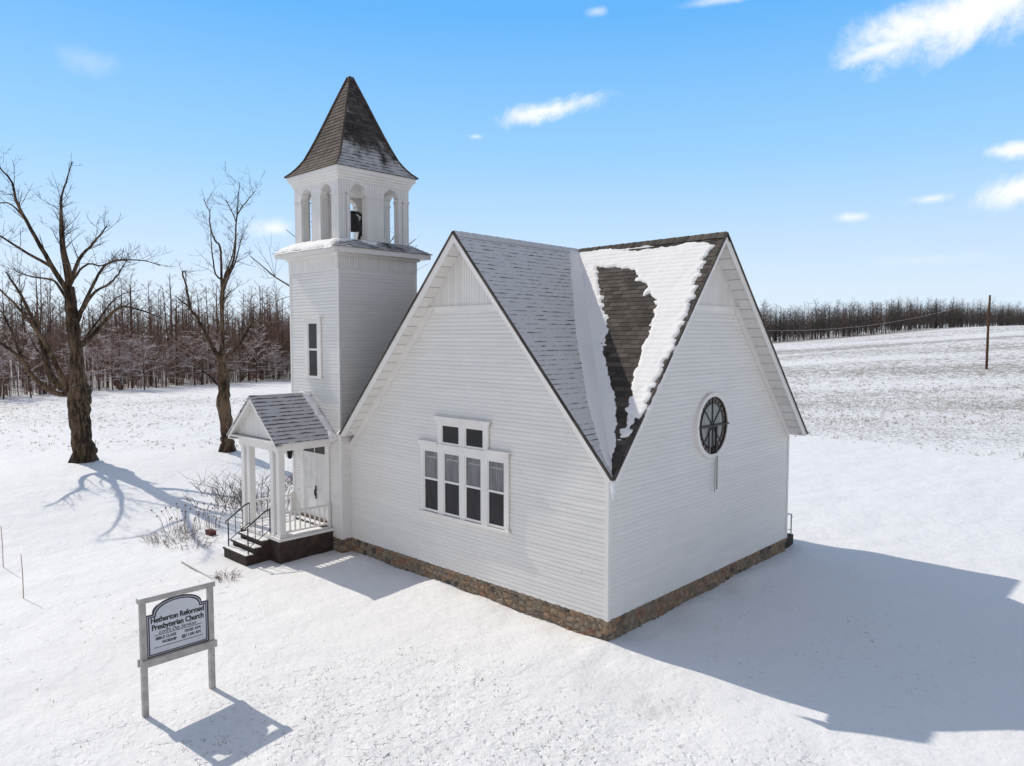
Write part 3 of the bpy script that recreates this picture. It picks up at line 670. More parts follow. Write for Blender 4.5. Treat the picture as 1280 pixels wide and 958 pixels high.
snow_sheet('skirt_snow', (A2_, B2_, C2_), [[A2_*.5+D2_*.5, D2_+V(.05, .6, .0), D2_*.6+A2_*.4+V(0, 1.3, 0), C2_*.5+D2_*.5+V(.1,0,0), D2_+V(.04, .1, 0)]], .04, sk, .05, .12, .06, 9)
# belfry
pc, op, wt = .42, .61, .25
zs, zsp = 9.42, 10.84
fl = MB(); fl.box(BX0+.05, BY0+.05, 9.40, BX1-.05, BY1-.05, 9.43); fl.build('belfry_floor', M['step_snow'], church)
ce = MB(); ce.box(BX0+.02, BY0+.02, 11.30, BX1-.02, BY1-.02, 11.36); ce.build('belfry_ceiling', M['trim'], church)
def post(*bs):
    n_ = MB()
    for x0, y0, x1, y1 in bs:
        e = .022; n_.box(x0, y0, zs-.1, x1, y1, 10.779); n_.box(x0-e, y0-e, 10.78, x1+e, y1+e, 10.84); n_.box(x0-.01, y0-.01, 10.72, x1+.01, y1+.01, 10.74)
    n_.build('belfry_post', M['vboard'], church)
mx = (BX0+BX1)/2; my = (BY0+BY1)/2; mwx = (BX1-BX0-2*pc-2*op)/2; mwy = (BY1-BY0-2*pc-2*op)/2
for x, sx in ((BX0, 1), (BX1, -1)):
    for y, sy in ((BY0, 1), (BY1, -1)):
        q = lambda a, b: (min(a), min(b), max(a), max(b))
        post(q((x, x+sx*pc), (y, y+sy*wt)), q((x, x+sx*wt), (y+sy*(wt+.0225), y+sy*pc)))
for y in (BY0, BY1-wt): post((mx-mwx, y, mx+mwx, y+wt))
for x in (BX0, BX1-wt): post((x, my-mwy, x+wt, my+mwy))
def arch_wall(at, s0, s1, sm, mw, d):
    n_ = MB(); r = op/2; ztop = 11.31
    for c, lo_, hi2 in ((s0+pc+r, s0, sm), (s1-pc-r, sm, s1)):
        arc = [(c+r*math.cos(t), zsp+r*math.sin(t)) for t in np.linspace(math.pi, 0, 17)]
        cols2 = [(lo_, zsp)]+arc+[(hi2, zsp)]
        for k in range(len(cols2)-1):
            (a, za), (b, zb) = cols2[k], cols2[k+1]
            for dd, rev in ((0, 1), (-d, -1)):
                q = [at(a, dd, za), at(b, dd, zb), at(b, dd, ztop), at(a, dd, ztop)][::rev]; w = [(a, za), (b, zb), (b, ztop), (a, ztop)][::rev]
                n_.face(q, w)
            n_.face([at(a, 0, za), at(a, -d, za), at(b, -d, zb), at(b, 0, zb)], [(a, 0), (a, d), (b, d), (b, 0)])
    n_.build('belfry_arch', M['vboard'], church)
arch_wall(lambda s, d, z: V(s, BY0-d, z), BX0, BX1, mx, mwx, wt-.01); arch_wall(lambda s, d, z: V(s, BY1+d, z), BX0, BX1, mx, mwx, wt-.01)
arch_wall(lambda s, d, z: V(BX1+d, s, z), BY0+.001, BY1-.001, my, mwy, wt-.01); arch_wall(lambda s, d, z: V(BX0-d, s, z), BY0+.001, BY1-.001, my, mwy, wt-.01)
n_ = MB()
for o_, a, b in ((.03, 11.22, 11.30), (.07, 11.301, 11.38), (.12, 11.381, 11.46), (.17, 11.461, 11.60)): n_.box(BX0-o_, BY0-o_, a, BX1+o_, BY1+o_, b)
n_.build('belfry_cornice', M['trim'], church)
# spire with flared eaves
prof = [(0, 1.0), (.05, .885), (.105, .79), (.175, .70), (.28, .605), (.38, .52), (.55, .385), (.71, .262), (.85, .152), (1., .032)]
za, H_ = 11.60, 3.28; hx, hy = (BX1-BX0)/2+.22, (BY1-BY0)/2+.22
def pf(t):
    for (a, b), (c, d) in zip(prof, prof[1:]):
        if t <= c: return b+(d-b)*(t-a)/(c-a)
    return prof[-1][1]
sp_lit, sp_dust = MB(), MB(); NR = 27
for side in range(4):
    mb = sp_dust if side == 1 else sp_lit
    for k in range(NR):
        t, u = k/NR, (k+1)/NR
        cs = lambda t: [(mx+sx*hx*pf(t), my+sy*hy*pf(t), za+H_*t) for sx, sy in ((-1,-1),(1,-1),(1,1),(-1,1))]
        a, b = cs(t), cs(u); j = (side+1) % 4
        p, q, r, s = V(*a[side]), V(*a[j]), V(*b[j]), V(*b[side]); n = np.cross(q-p, s-p); n /= np.linalg.norm(n); o = n*.014
        c0 = (p+q)/2; e = (q-p)/np.linalg.norm(q-p); f = lambda v: float((v-c0)@e)
        mb.face([p+o, q+o, r, s], [(f(p), k), (f(q), k), (f(r), k+.999), (f(s), k+.999)]); mb.face([p, q, q+o, p+o], [(f(p), k), (f(q), k), (f(q), k+.02), (f(p), k+.02)])
for sx, sy in ((-1,-1),(1,-1),(1,1),(-1,1)):          # hip caps
    pts = [(mx+sx*(hx*pf(t)+.01), my+sy*(hy*pf(t)+.01), za+H_*t+.012) for t in np.linspace(0, 1, 24)]
    sp_lit.tube(pts, .034, 6)
sp_lit.face([(mx+sx*hx, my+sy*hy, za+.0) for sx, sy in ((-1,1),(1,1),(1,-1),(-1,-1))])
sp_lit.tube([(mx, my, za+H_-.12), (mx, my, za+H_+.03)], [.14, .07], 8)
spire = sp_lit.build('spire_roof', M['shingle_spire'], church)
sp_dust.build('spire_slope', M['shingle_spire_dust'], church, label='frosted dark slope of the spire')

# bell, hung in the belfry
bell = empty('church_bell', (mx, my, 9.43), 'dark iron bell with its wheel on a cradle inside the belfry arches', 'bell')
n_ = MB(); bx, by = mx+.25, my-.2
ringp = [(.40, 0), (.365, .06), (.30, .17), (.26, .31), (.235, .44), (.17, .52), (.05, .55)]
n = 28
for (r0, h0), (r1, h1) in zip(ringp, ringp[1:]):
    for k in range(n):
        a, b = 2*math.pi*k/n, 2*math.pi*(k+1)/n
        n_.face([(bx+r*math.cos(t), by+r*math.sin(t), 9.86+h) for r, t, h in ((r0, a, h0), (r0, b, h0), (r1, b, h1), (r1, a, h1))])
n_.build('bell_body', M['bell'], bell, True)
for s in (-1, 1):
    n_ = MB(); yb = by+s*.47
    n_.tube([(bx-.36, yb, 9.43), (bx-.12, yb, 9.95), (bx, yb, 10.34)], .055, 6); n_.tube([(bx+.36, yb, 9.43), (bx+.12, yb, 9.95), (bx, yb, 10.34)], .055, 6)
    n_.bar((bx-.4, yb, 9.46), (bx+.4, yb, 9.46), .09, .06); n_.bar((bx-.2, yb, 9.75), (bx+.2, yb, 9.75), .05, .05)
    n_.build('bell_support', M['bell'], bell)
n_ = MB(); n_.tube([(bx, by-.55, 10.34), (bx, by-.25, 10.46), (bx, by+.25, 10.46), (bx, by+.55, 10.34)], .05, 7); n_.tube([(bx, by, 10.46), (bx, by, 10.34)], .06, 7)
n_.tube([(bx, by+.5, 10.4), (bx+.1, by+.62, 10.5), (bx+.12, by+.75, 10.46), (bx+.12, by+.82, 10.26)], .03, 6)
n_.build('bell_yoke', M['bell'], bell)
n_ = MB(); wy = by+.62; pts = [(bx+.42*math.cos(t), wy, 10.10+.42*math.sin(t)) for t in np.linspace(0, 2*math.pi, 30)]; n_.tube(pts, .026, 6)
for k in range(6):
    t = math.pi*k/3; n_.tube([(bx, wy, 10.10), (bx+.42*math.cos(t), wy, 10.10+.42*math.sin(t))], .018, 5)
n_.build('bell_wheel', M['bell'], bell)

# ---------------- porch
px0, px1, py0, py1, pz = -13.06, -10.46, -2.24, -.36, .29
n_ = MB(); n_.box(px0+.04, py0+.04, -.95, px1-.04, py1, pz-.09); n_.build('porch_base', M['brick'], church)
n_ = MB(); n_.box(px0, py0, pz-.089, px1, py1, pz); n_.build('porch_floor', M['trim'], church)
n_ = MB()
nx_, ny_ = 44, 32
gx, gy = np.meshgrid(np.linspace(px0+.03, px1-.03, nx_), np.linspace(py0+.06, py1-.05, ny_), indexing='ij')
ed = np.minimum(np.minimum(gx-px0, px1-gx), np.minimum(gy-py0-.03, py1-gy+.2)); gzv = pz+.004+.035*sstep(0, .12, ed)*(1+.6*fbm(gx*3, gy*3))
for i in range(nx_-1):
    for j in range(ny_-1): n_.face([(gx[a, b], gy[a, b], gzv[a, b]) for a, b in ((i, j), (i+1, j), (i+1, j+1), (i, j+1))])
n_.build('porch_snow', M['step_snow'], church, True)
for x in (-12.87, -12.50, -11.02, -10.65):
    n_ = MB(); n_.box(x-.095, -2.15, pz+.06, x+.095, -1.96, 2.86); n_.box(x-.125, -2.18, pz, x+.125, -1.93, pz+.06); n_.box(x-.12, -2.175, 2.86, x+.12, -1.935, 2.92)
    n_.build('porch_column', M['trim'], church)
n_ = MB(); n_.box(-13.0, -2.2, 2.921, -10.52, -1.91, 3.2); n_.box(-13.0, -1.909, 2.921, -12.74, py1, 3.2); n_.box(-10.78, -1.909, 2.921, -10.52, py1, 3.2)
n_.box(-12.74, -1.91, 3.12, -10.78, py1, 3.16)
n_.build('porch_beam', M['trim'], church)
pzR, pxC, ex, eyf = 4.54, -11.77, 1.52, -2.42; zE = 3.24
n_ = MB(); n_.prism([(pxC-ex+.12, -2.19, zE+.02), (pxC+ex-.12, -2.19, zE+.02), (pxC, -2.19, pzR-.1)], (0, .03, 0))
n_.uv = [(v[0], v[2]) for f in n_.f for v in [n_.v[j] for j in f]]; n_.build('porch_pediment', M['vboard'], church)
n_ = MB()
n_.box(pxC-ex+.02, eyf+.02, 3.19, pxC+ex-.02, -2.18, 3.235)                       # closed bottom of the pediment
for s in (-1, 1):
    n_.prism([(pxC, eyf, pzR-.03), (pxC+s*ex, eyf, zE-.03), (pxC+s*ex, eyf, zE-.15), (pxC, eyf, pzR-.19)], (0, .03, 0))
    n_.prism([(pxC, eyf+.03, pzR-.1), (pxC+s*ex, eyf+.03, zE-.09), (pxC+s*ex, eyf+.03, zE-.11), (pxC, eyf+.03, pzR-.12)], (0, .2, 0))
    n_.box(pxC+s*ex, eyf+.031, zE-.15, pxC+s*(ex-.03), py1, zE-.03); n_.box(pxC+s*(ex-.031), eyf+.032, zE-.15, pxC+s*1.2, py1, zE-.12)
n_.build('porch_cornice', M['trim'], church)
n_ = MB()
for s in (-1, 1):
    a0, a1 = (pxC+s*(ex+.04), eyf-.03, zE-.035), (pxC+s*(ex+.04), TY0-.0, zE-.035); b0, b1 = (pxC, eyf-.03, pzR), (pxC, TY0, pzR)
    if s > 0: frustum_side(n_, a0, a1, b0, b1, 13, .024)
    else: frustum_side(n_, a1, a0, b1, b0, 13, .024)
    n_.prism([(pxC+s*(ex+.04), eyf-.03, zE-.035), (pxC, eyf-.03, pzR), (pxC, eyf-.03, pzR-.04), (pxC+s*(ex+.04), eyf-.03, zE-.075)], (0, 2.0, 0))
n_.bar((pxC, eyf-.03, pzR+.005), (pxC, TY0, pzR+.005), .1, .03)
pr_ = n_.build('porch_roof', M['shingle_porch'], church)
a_, b_, c_ = V(pxC+ex+.04, eyf-.03, zE-.035), V(pxC+ex+.04, TY0, zE-.035), V(pxC, TY0, pzR)
snow_sheet('porch_roof_snow', (a_, b_, c_), [[b_, c_, c_+V(0, -.30, 0), c_*.6+b_*.4+V(0, -.26, 0), b_*.8+c_*.2+V(0, -.2, 0), b_+V(0, -.3, 0)]], .07, pr_, .04, .12, .05, 6)
# balustrades: right side, left side
def balustrade(x, y0, y1):
    n_ = MB(); n_.bar((x, y0, 1.02), (x, y1, 1.02), .07, .05); n_.bar((x, y0, .42), (x, y1, .42), .06, .05)
    m_ = int(abs(y1-y0)/.155)
    for k in range(1, m_): y = y0+(y1-y0)*k/m_; n_.box(x-.018, y-.018, .44, x+.018, y+.018, 1.0)
    n_.box(x-.045, y1-.045, pz, x+.045, y1+.045, 1.1)
    n_.build('porch_railing', M['trim'], church)
balustrade(-10.62, -1.95, -.42); balustrade(-12.90, -1.95, -.42)
# doors
n_ = MB()
def dc(mb, a, b, c, d_, d0, d1): mb.prism([tf(a, d0, b), tf(c, d0, b), tf(c, d0, d_), tf(a, d0, d_)], V(0, d0-d1, 0))
dc(n_, -12.32, .30, -12.12, 3.1, .018, .07); dc(n_, -10.82, .30, -10.62, 3.1, .018, .07); dc(n_, -12.12, 2.96, -10.82, 3.1, .018, .068); dc(n_, -12.12, 2.52, -10.82, 2.6, .018, .065)
n_.build('door_frame', M['trim'], church)
n_ = MB(); dc(n_, -12.12, 2.6, -10.82, 2.96, .018, .03); n_.build('transom_pane', M['dark_glass'], church)
n_ = MB(); dc(n_, -11.49, 2.6, -11.45, 2.96, .03, .045); n_.build('transom_bar', M['trim'], church)
for a, c in ((-12.12, -11.472), (-11.468, -10.82)):
    n_ = MB(); dc(n_, a, .50, c, 2.52, .018, .04)
    for u, v, z0_, z1_ in ((a, a+.1, .5, 2.52), (c-.1, c, .5, 2.52), (a+.1, c-.1, 2.38, 2.52), (a+.1, c-.1, .5, .72), (a+.1, c-.1, 1.26, 1.38)): dc(n_, u, z0_, v, z1_, .04, .056)
    for k in range(1, 4): u = a+.1+(c-a-.2)*k/4; dc(n_, u-.008, 1.38, u+.008, 2.38, .04, .05)
    dd = n_.build('door', M['door'], church)
    if a < -11.8: continue
    n_ = MB(); n_.tube([(-11.40, TY0-.06, 1.18), (-11.40, TY0-.11, 1.24), (-11.40, TY0-.11, 1.38), (-11.40, TY0-.06, 1.44)], .02, 6); n_.box(-11.44, TY0-.07, 1.10, -11.36, TY0-.0565, 1.52); n_.build('door_handle', M['iron'], dd)
n_ = MB(); n_.box(-12.3, TY0-.34, pz+.001, -10.66, TY0-.02, .40); n_.box(-12.3, TY0-.16, .401, -10.66, TY0-.02, .495); n_.build('door_sill', M['sill'], church)
n_ = MB(); n_.box(-12.28, TY0-.345, .402, -10.68, TY0-.165, .425); n_.build('sill_snow', M['step_snow'], church)
# porch lantern
lx, ly = -11.5, -1.25; n_ = MB()
n_.tube([(lx, ly, 3.12), (lx, ly, 2.86)], .012, 6); n_.tube([(lx, ly, 2.86), (lx, ly, 2.80)], [.03, .14], 6); n_.tube([(lx, ly, 2.54), (lx, ly, 2.50)], [.07, .05], 6)
for k in range(6):
    t = math.pi*k/3; n_.tube([(lx+.135*math.cos(t), ly+.135*math.sin(t), 2.80), (lx+.085*math.cos(t), ly+.085*math.sin(t), 2.54)], .009, 4)
ln = n_.build('porch_lantern', M['iron'], church)
n_ = MB(); n_.tube([(lx, ly, 2.79), (lx, ly, 2.545)], [.12, .075], 6); n_.build('lantern_glass', M['dark_glass'], ln)
# steps
sx0, sx1 = -12.55, -11.12
for k, (ya, top) in enumerate(((-2.98, -.24), (-2.72, -.06), (-2.46, .11))):
    n_ = MB(); n_.box(sx0, ya, -.95, sx1, -2.2, top) if k == 0 else n_.box(sx0+.001*k, ya+.03, (-.24, -.06)[k-1]-.02, sx1-.001*k, -2.2, top)
    n_.box(sx0-.03, ya-.03, top+.001, sx1+.03, ya+.29, top+.05)
    st = n_.build('porch_step', M['brick'], church)
    n_ = MB(); nxx, nyy = 24, 7; gx, gy = np.meshgrid(np.linspace(sx0, sx1, nxx), np.linspace(ya, ya+.26, nyy), indexing='ij')
    zz = top+.053+.022*(1+fbm(gx*4, gy*4+k))*sstep(0, .06, np.minimum(np.minimum(gx-sx0, sx1-gx), np.minimum(gy-ya, ya+.3-gy)))
    for i in range(nxx-1):
        for j in range(nyy-1): n_.face([(gx[a, b], gy[a, b], zz[a, b]) for a, b in ((i, j), (i+1, j), (i+1, j+1), (i, j+1))])
    n_.build('step_snow', M['step_snow'], st, True)
for x in (-12.48, -11.19):
    n_ = MB(); a, b = (x, -2.86, -.19), (x, -2.14, .29)
    n_.tube([a, (x, -2.86, .62)], .022, 6); n_.tube([b, (x, -2.14, 1.05)], .022, 6)
    n_.tube([(x, -2.93, .56), (x, -2.93, .63), (x, -2.86, .66), (x, -2.30, 1.03), (x, -2.12, 1.08), (x, -2.08, 1.03)], .024, 6); n_.tube([(x, -2.86, .0), (x, -2.14, .45)], .014, 5)
    for t in (.33, .66): n_.tube([(x, -2.86+.72*t, .0+.45*t), (x, -2.86+.72*t, .64+.42*t)], .011, 5)
    n_.tube([(x, -2.86+.5, .4), (x, -2.86+.44, .48), (x, -2.86+.36, .44), (x, -2.86+.4, .36)], .009, 4)
    n_.build('step_handrail', M['iron'], church)
# stoop and handrail at the back corner
n_ = MB(); n_.box(-1.5, 9.52, -.9, -.1, 10.3, -.06); n_.build('back_stoop', M['brick'], church)
n_ = MB()
for y in (9.62, 10.2): n_.tube([(-.14, y, -.06), (-.14, y, .72 if y < 10 else .6)], .02, 6)
n_.tube([(-.14, 9.55, .76), (-.14, 9.62, .74), (-.14, 10.2, .6), (-.14, 10.25, .5)], .024, 6); n_.tube([(-.14, 9.62, .2), (-.14, 10.2, .1)], .014, 6)
n_.build('back_handrail', M['rod'], church)
# ------------------------------------------------------------------ church sign
SX, SY0, SY1 = -4.72, -8.16, -6.88
sign = empty('church_sign', (SX, (SY0+SY1)/2, gz(SX, -7.5)), 'white wooden church notice board with arched grey panel and black lettering on two posts', 'sign')
for y in (SY0, SY1):
    n_ = MB(); n_.box(SX-.05, y-.05, gz(SX, y)-.2, SX+.05, y+.05, 1.395); n_.build('sign_post', M['greywood'], sign)
n_ = MB(); n_.box(SX-.075, SY0-.08, 1.396, SX+.075, SY1+.08, 1.49); n_.build('sign_top_rail', M['greywood'], sign)
n_ = MB(); n_.box(SX-.07, SY0-.08, 1.491, SX+.07, SY1+.08, 1.50); n_.build('rail_snow', M['step_snow'], sign)
n_ = MB(); n_.box(SX+.051, SY0-.085, .17, SX+.09, SY1+.085, .31); n_.box(SX-.09, SY0-.085, .17, SX-.051, SY1+.085, .31); n_.build('sign_bottom_rail', M['greywood'], sign)
yc = (SY0+SY1)/2; hw = (SY1-SY0)/2-.055
def arch_outline(ins):
    w = hw-ins; out = [(yc-w, .315+ins), (yc+w, .315+ins), (yc+w, 1.13-ins), (yc+w-.10, 1.13-ins)]
    a = w-.12; zb = 1.135-ins; rise = .235
    for t in np.linspace(0, math.pi, 25): out.append((yc+a*math.cos(t), zb+rise*math.sin(t)**.85))
    out += [(yc-w+.10, 1.13-ins), (yc-w, 1.13-ins)]
    return out
n_ = MB(); n_.prism([(SX-.02, y, z) for y, z in arch_outline(0)], (.04, 0, 0)); n_.build('sign_panel', M['navy'], sign)
SP = sign.children[-1]
for ins, d, m_, nm in ((.022, .003, M['signface'], 'panel_edge'), (.034, .006, M['navy'], 'panel_border'), (.056, .009, M['signface'], 'panel_face')):
    n_ = MB(); n_.prism([(SX+.0201, y, z) for y, z in arch_outline(ins)], (d, 0, 0)); n_.build(nm, m_, SP)
def text(body, y, z, size, align='LEFT', bold=0., shear=0., width=None):
    cu = bpy.data.curves.new('lettering', 'FONT'); cu.body = body; cu.size = size; cu.align_x = align; cu.shear = shear
    to = bpy.data.objects.new('lettering', cu); C.objects.link(to); bpy.context.view_layer.update()
    me = bpy.data.meshes.new_from_object(to.evaluated_get(bpy.context.evaluated_depsgraph_get())); bpy.data.objects.remove(to)
    co = np.zeros(len(me.vertices)*3); me.vertices.foreach_get('co', co); co = co.reshape(-1, 3)
    fs = [tuple(p.vertices) for p in me.polygons]; bpy.data.meshes.remove(me)
    if width:
        k = width/(co[:, 0].max()-co[:, 0].min()); co[:, 0] *= k
        if align == 'LEFT': co[:, 0] -= co[:, 0].min()
    offs = [(0, 0)]+([(bold, 0), (-bold, 0), (0, bold*.7), (0, -bold*.7), (bold*.7, bold*.5), (-bold*.7, -bold*.5), (bold*.7, -bold*.5), (-bold*.7, bold*.5)] if bold else [])
    vs, ff = [], []                     # bold strokes: the outline laid over itself, each layer a hair prouder
    for i, (oy, oz) in enumerate(offs):
        ff += [tuple(v+len(vs) for v in f) for f in fs]; vs += [(SX+.030+.00015*i, y+c[0]+oy, z+c[1]+oz) for c in co]
    m2 = bpy.data.meshes.new('lettering'); m2.from_pydata(vs, [], ff); m2.materials.append(M['ink']); m2.update(); link('lettering', m2, SP)
text('Hetherton Reformed', yc-.50, .965, .15, bold=.0065, width=1.0)
text('Presbyterian Church', yc-.485, .825, .15, bold=.0065, width=.97)
text("Lord's Day Services", yc-.36, .735, .095, shear=.3, bold=.0015, width=.70)
text('BIBLE CLASS', yc-.42, .625, .075, bold=.0035, width=.37); text('10:00 AM', yc+.12, .625, .075, bold=.0035, width=.30)
text('WORSHIP', yc-.31, .535, .075, bold=.0035, width=.27); text('@11:00 AM', yc+.06, .535, .075, bold=.0035, width=.36)
for z in (.708, .475):
    n_ = MB(); n_.box(SX+.0295, yc-.46, z, SX+.0305, yc+.46, z+.012); n_.build('rule_line', M['ink'], SP)

# ------------------------------------------------------------------ small things by the porch
def grassy(name, cx, cy, n, rad, h, m, seed, lean=.5, rr=.006, heads=False, branch=0):
    r = random.Random(seed); mb = MB()
    for k in range(n):
        a = r.random()*6.28; d = rad*math.sqrt(r.random())*.5; x = cx+d*math.cos(a); y = cy+d*math.sin(a); z = gz(x, y)-.03
        L = h*r.uniform(.5, 1.1); ln_ = lean*r.uniform(.2, 1.2); b = a+r.uniform(-.6, .6)
        pts = [(x, y, z), (x+ln_*L*.35*math.cos(b), y+ln_*L*.35*math.sin(b), z+L*.55), (x+ln_*L*math.cos(b), y+ln_*L*math.sin(b), z+L*(1-.35*ln_))]
        mb.tube(pts, [rr, rr*.8, rr*.4], 4, False)
        if heads: e = V(*pts[2]); mb.tube([e-V(0, 0, .02), e+V(.01, .01, .03)], [rr*3, rr*4], 5)
        for q in range(branch):
            t = r.uniform(.3, .95); p = V(*pts[0])*(1-t)+V(*pts[2])*t; c = r.random()*6.28; l = L*r.uniform(.15, .4)
            mb.tube([p, p+V(l*.5*math.cos(c), l*.5*math.sin(c), l*.55), p+V(l*.9*math.cos(c), l*.9*math.sin(c), l*.9)], [rr*.6, rr*.5, rr*.25], 3, False)
    return mb.build(name, m)
o = grassy('twiggy_shrub', -17.2, .6, 46, 2.6, 1.55, M['twig_shrub'], 1, .8, .012, branch=8); tag(o, 'large leafless twiggy shrub dusted with snow just left of the porch columns', 'shrub')
o = grassy('twiggy_shrub', -18.8, -.2, 34, 2.2, .95, M['twig_shrub'], 2, 1., .011, branch=6); tag(o, 'lower sprawling leafless shrub on the tree side of the large one', 'shrub')
o = grassy('dried_flower_stalks', -16.6, -2.6, 26, 1.2, .95, M['twig_dry'], 3, .35, .007, True); tag(o, 'tall dry flower stalks with brown seed heads at the far edge of the bed', 'plant')
o = grassy('dried_flower_stalks', -15.9, -2.0, 18, .9, .85, M['twig_dry'], 7, .35, .007, True); tag(o, 'dry seed head stalks standing between the tall ones and the red brick block', 'plant')
o = grassy('dried_flower_stalks', -15.9, -3.3, 90, 1.6, .32, M['twig_dry'], 4, 1., .006, branch=3); tag(o, 'low mat of fallen brown stems at the outer corner of the flower bed', 'plant')
o = grassy('dried_flower_stalks', -14.6, -3.1, 60, 1.5, .26, M['twig_dry'], 5, 1., .006, branch=3); tag(o, 'low mat of dry stems beside the foot of the porch steps', 'plant')
o = grassy('dried_flower_stalks', -10.7, -3.75, 40, .6, .25, M['twig_dry'], 6, .9, .006, branch=3); tag(o, 'small clump of reddish dry stems at the near end of the snowy walkway', 'plant')
n_ = MB(); bxx, byy = -15.2, -2.2; bz = gz(bxx, byy); n_.box(bxx-.22, byy-.11, bz-.05, bxx+.17, byy+.1, bz+.17); br_ = n_.build('brick_block', M['redbrick']); tag(br_, 'dark red brick block lying among dry stems left of the steps', 'brick')
# walkway slab in front of the steps
n_ = MB(); n_.prism([(-12.95, -4.12, -.9), (-10.3, -4.12, -.9), (-10.3, -4.12, -.64), (-11.0, -4.12, -.52), (-12.95, -4.12, -.475)], (0, 1.09, 0)); o = n_.build('path', M['step_snow']); tag(o, 'snow covered concrete walkway slab at the foot of the porch steps', 'path', kind='structure')
n_ = MB(); n_.prism([(-12.97, -4.135, -.9), (-10.3, -4.135, -.9), (-10.3, -4.135, -.65), (-11.0, -4.135, -.53), (-12.97, -4.135, -.485)], (0, .014, 0)); o = n_.build('path_edge', M['greywood']); tag(o, 'grey edge of the walkway slab', 'path', kind='structure')
for x, y, h, lab in ((-13.2, -8.2, 1.2, 'thin rusty marker stake in the snow, the one nearer the sign'), (-16.6, -7.95, 1.25, 'thin rusty marker stake in the snow at the picture edge, farther from the sign')):
    n_ = MB(); z = gz(x, y); n_.tube([(x, y, z-.1), (x-.02, y+.01, z+h*.5), (x-.07, y+.0, z+h)], [.011, .010, .008], 6); tag(n_.build('marker_stake', M['stake']), lab, 'stake', 'marker stakes in the lawn')

# ------------------------------------------------------------------ trees
def limb(mb, pts, r0, r1, n=6, wob=0., r=None, sub=3):
    """smoothed tube through pts"""
    P = [V(*p) for p in pts]; out = []
    for i in range(len(P)-1):
        a, b, c, d = P[max(i-1, 0)], P[i], P[i+1], P[min(i+2, len(P)-1)]
        for k in range(sub):
            t = k/sub; out.append(.5*((2*b)+(c-a)*t+(2*a-5*b+4*c-d)*t*t+(3*b-a-3*c+d)*t**3))
    out.append(P[-1])
    if wob and r:
        for i in range(1, len(out)-1): out[i] = out[i]+V(r.gauss(0, wob), r.gauss(0, wob), r.gauss(0, wob)*.5)
    m = len(out); rad = [r0+(r1-r0)*(i/(m-1))**.72 for i in range(m)]
    mb.tube(out, rad, n, True); return out, rad
def twigs(mb, path, rad, r, count, L, up=.4, levels=2, rmin=.008, start=.25, frac=.5, n=4, span=None):
    m = len(path)
    for k in range(count):
        t = start+(1-start)*r.random(); i = min(int(t*(m-1)), m-2); p = path[i]; d = path[i+1]-path[i]; d = d/(np.linalg.norm(d)+1e-9)
        v = V(r.gauss(0, 1), r.gauss(0, 1), r.gauss(0, .6)+up); v /= np.linalg.norm(v); v = v*.75+d*.55; v /= np.linalg.norm(v)
        l = L*r.uniform(.4, 1.); ra_ = max(rad[i]*frac*r.uniform(.5, .9), rmin)
        b = [p]; q = p; dv = v
        for s in range(3):
            dv = dv+V(r.gauss(0, .16), r.gauss(0, .16), r.gauss(0, .12)+.07*(up > 0)); dv /= np.linalg.norm(dv); q = q+dv*l/3; b.append(q)
        rr = [ra_, ra_*.8, ra_*.6, ra_*.35]; mb.tube(b, rr, n, False)
        if levels > 1: twigs(mb, b, rr, r, 3 if levels > 2 else 2, l*.5, up, levels-1, rmin*.8, .3, .7, 3)
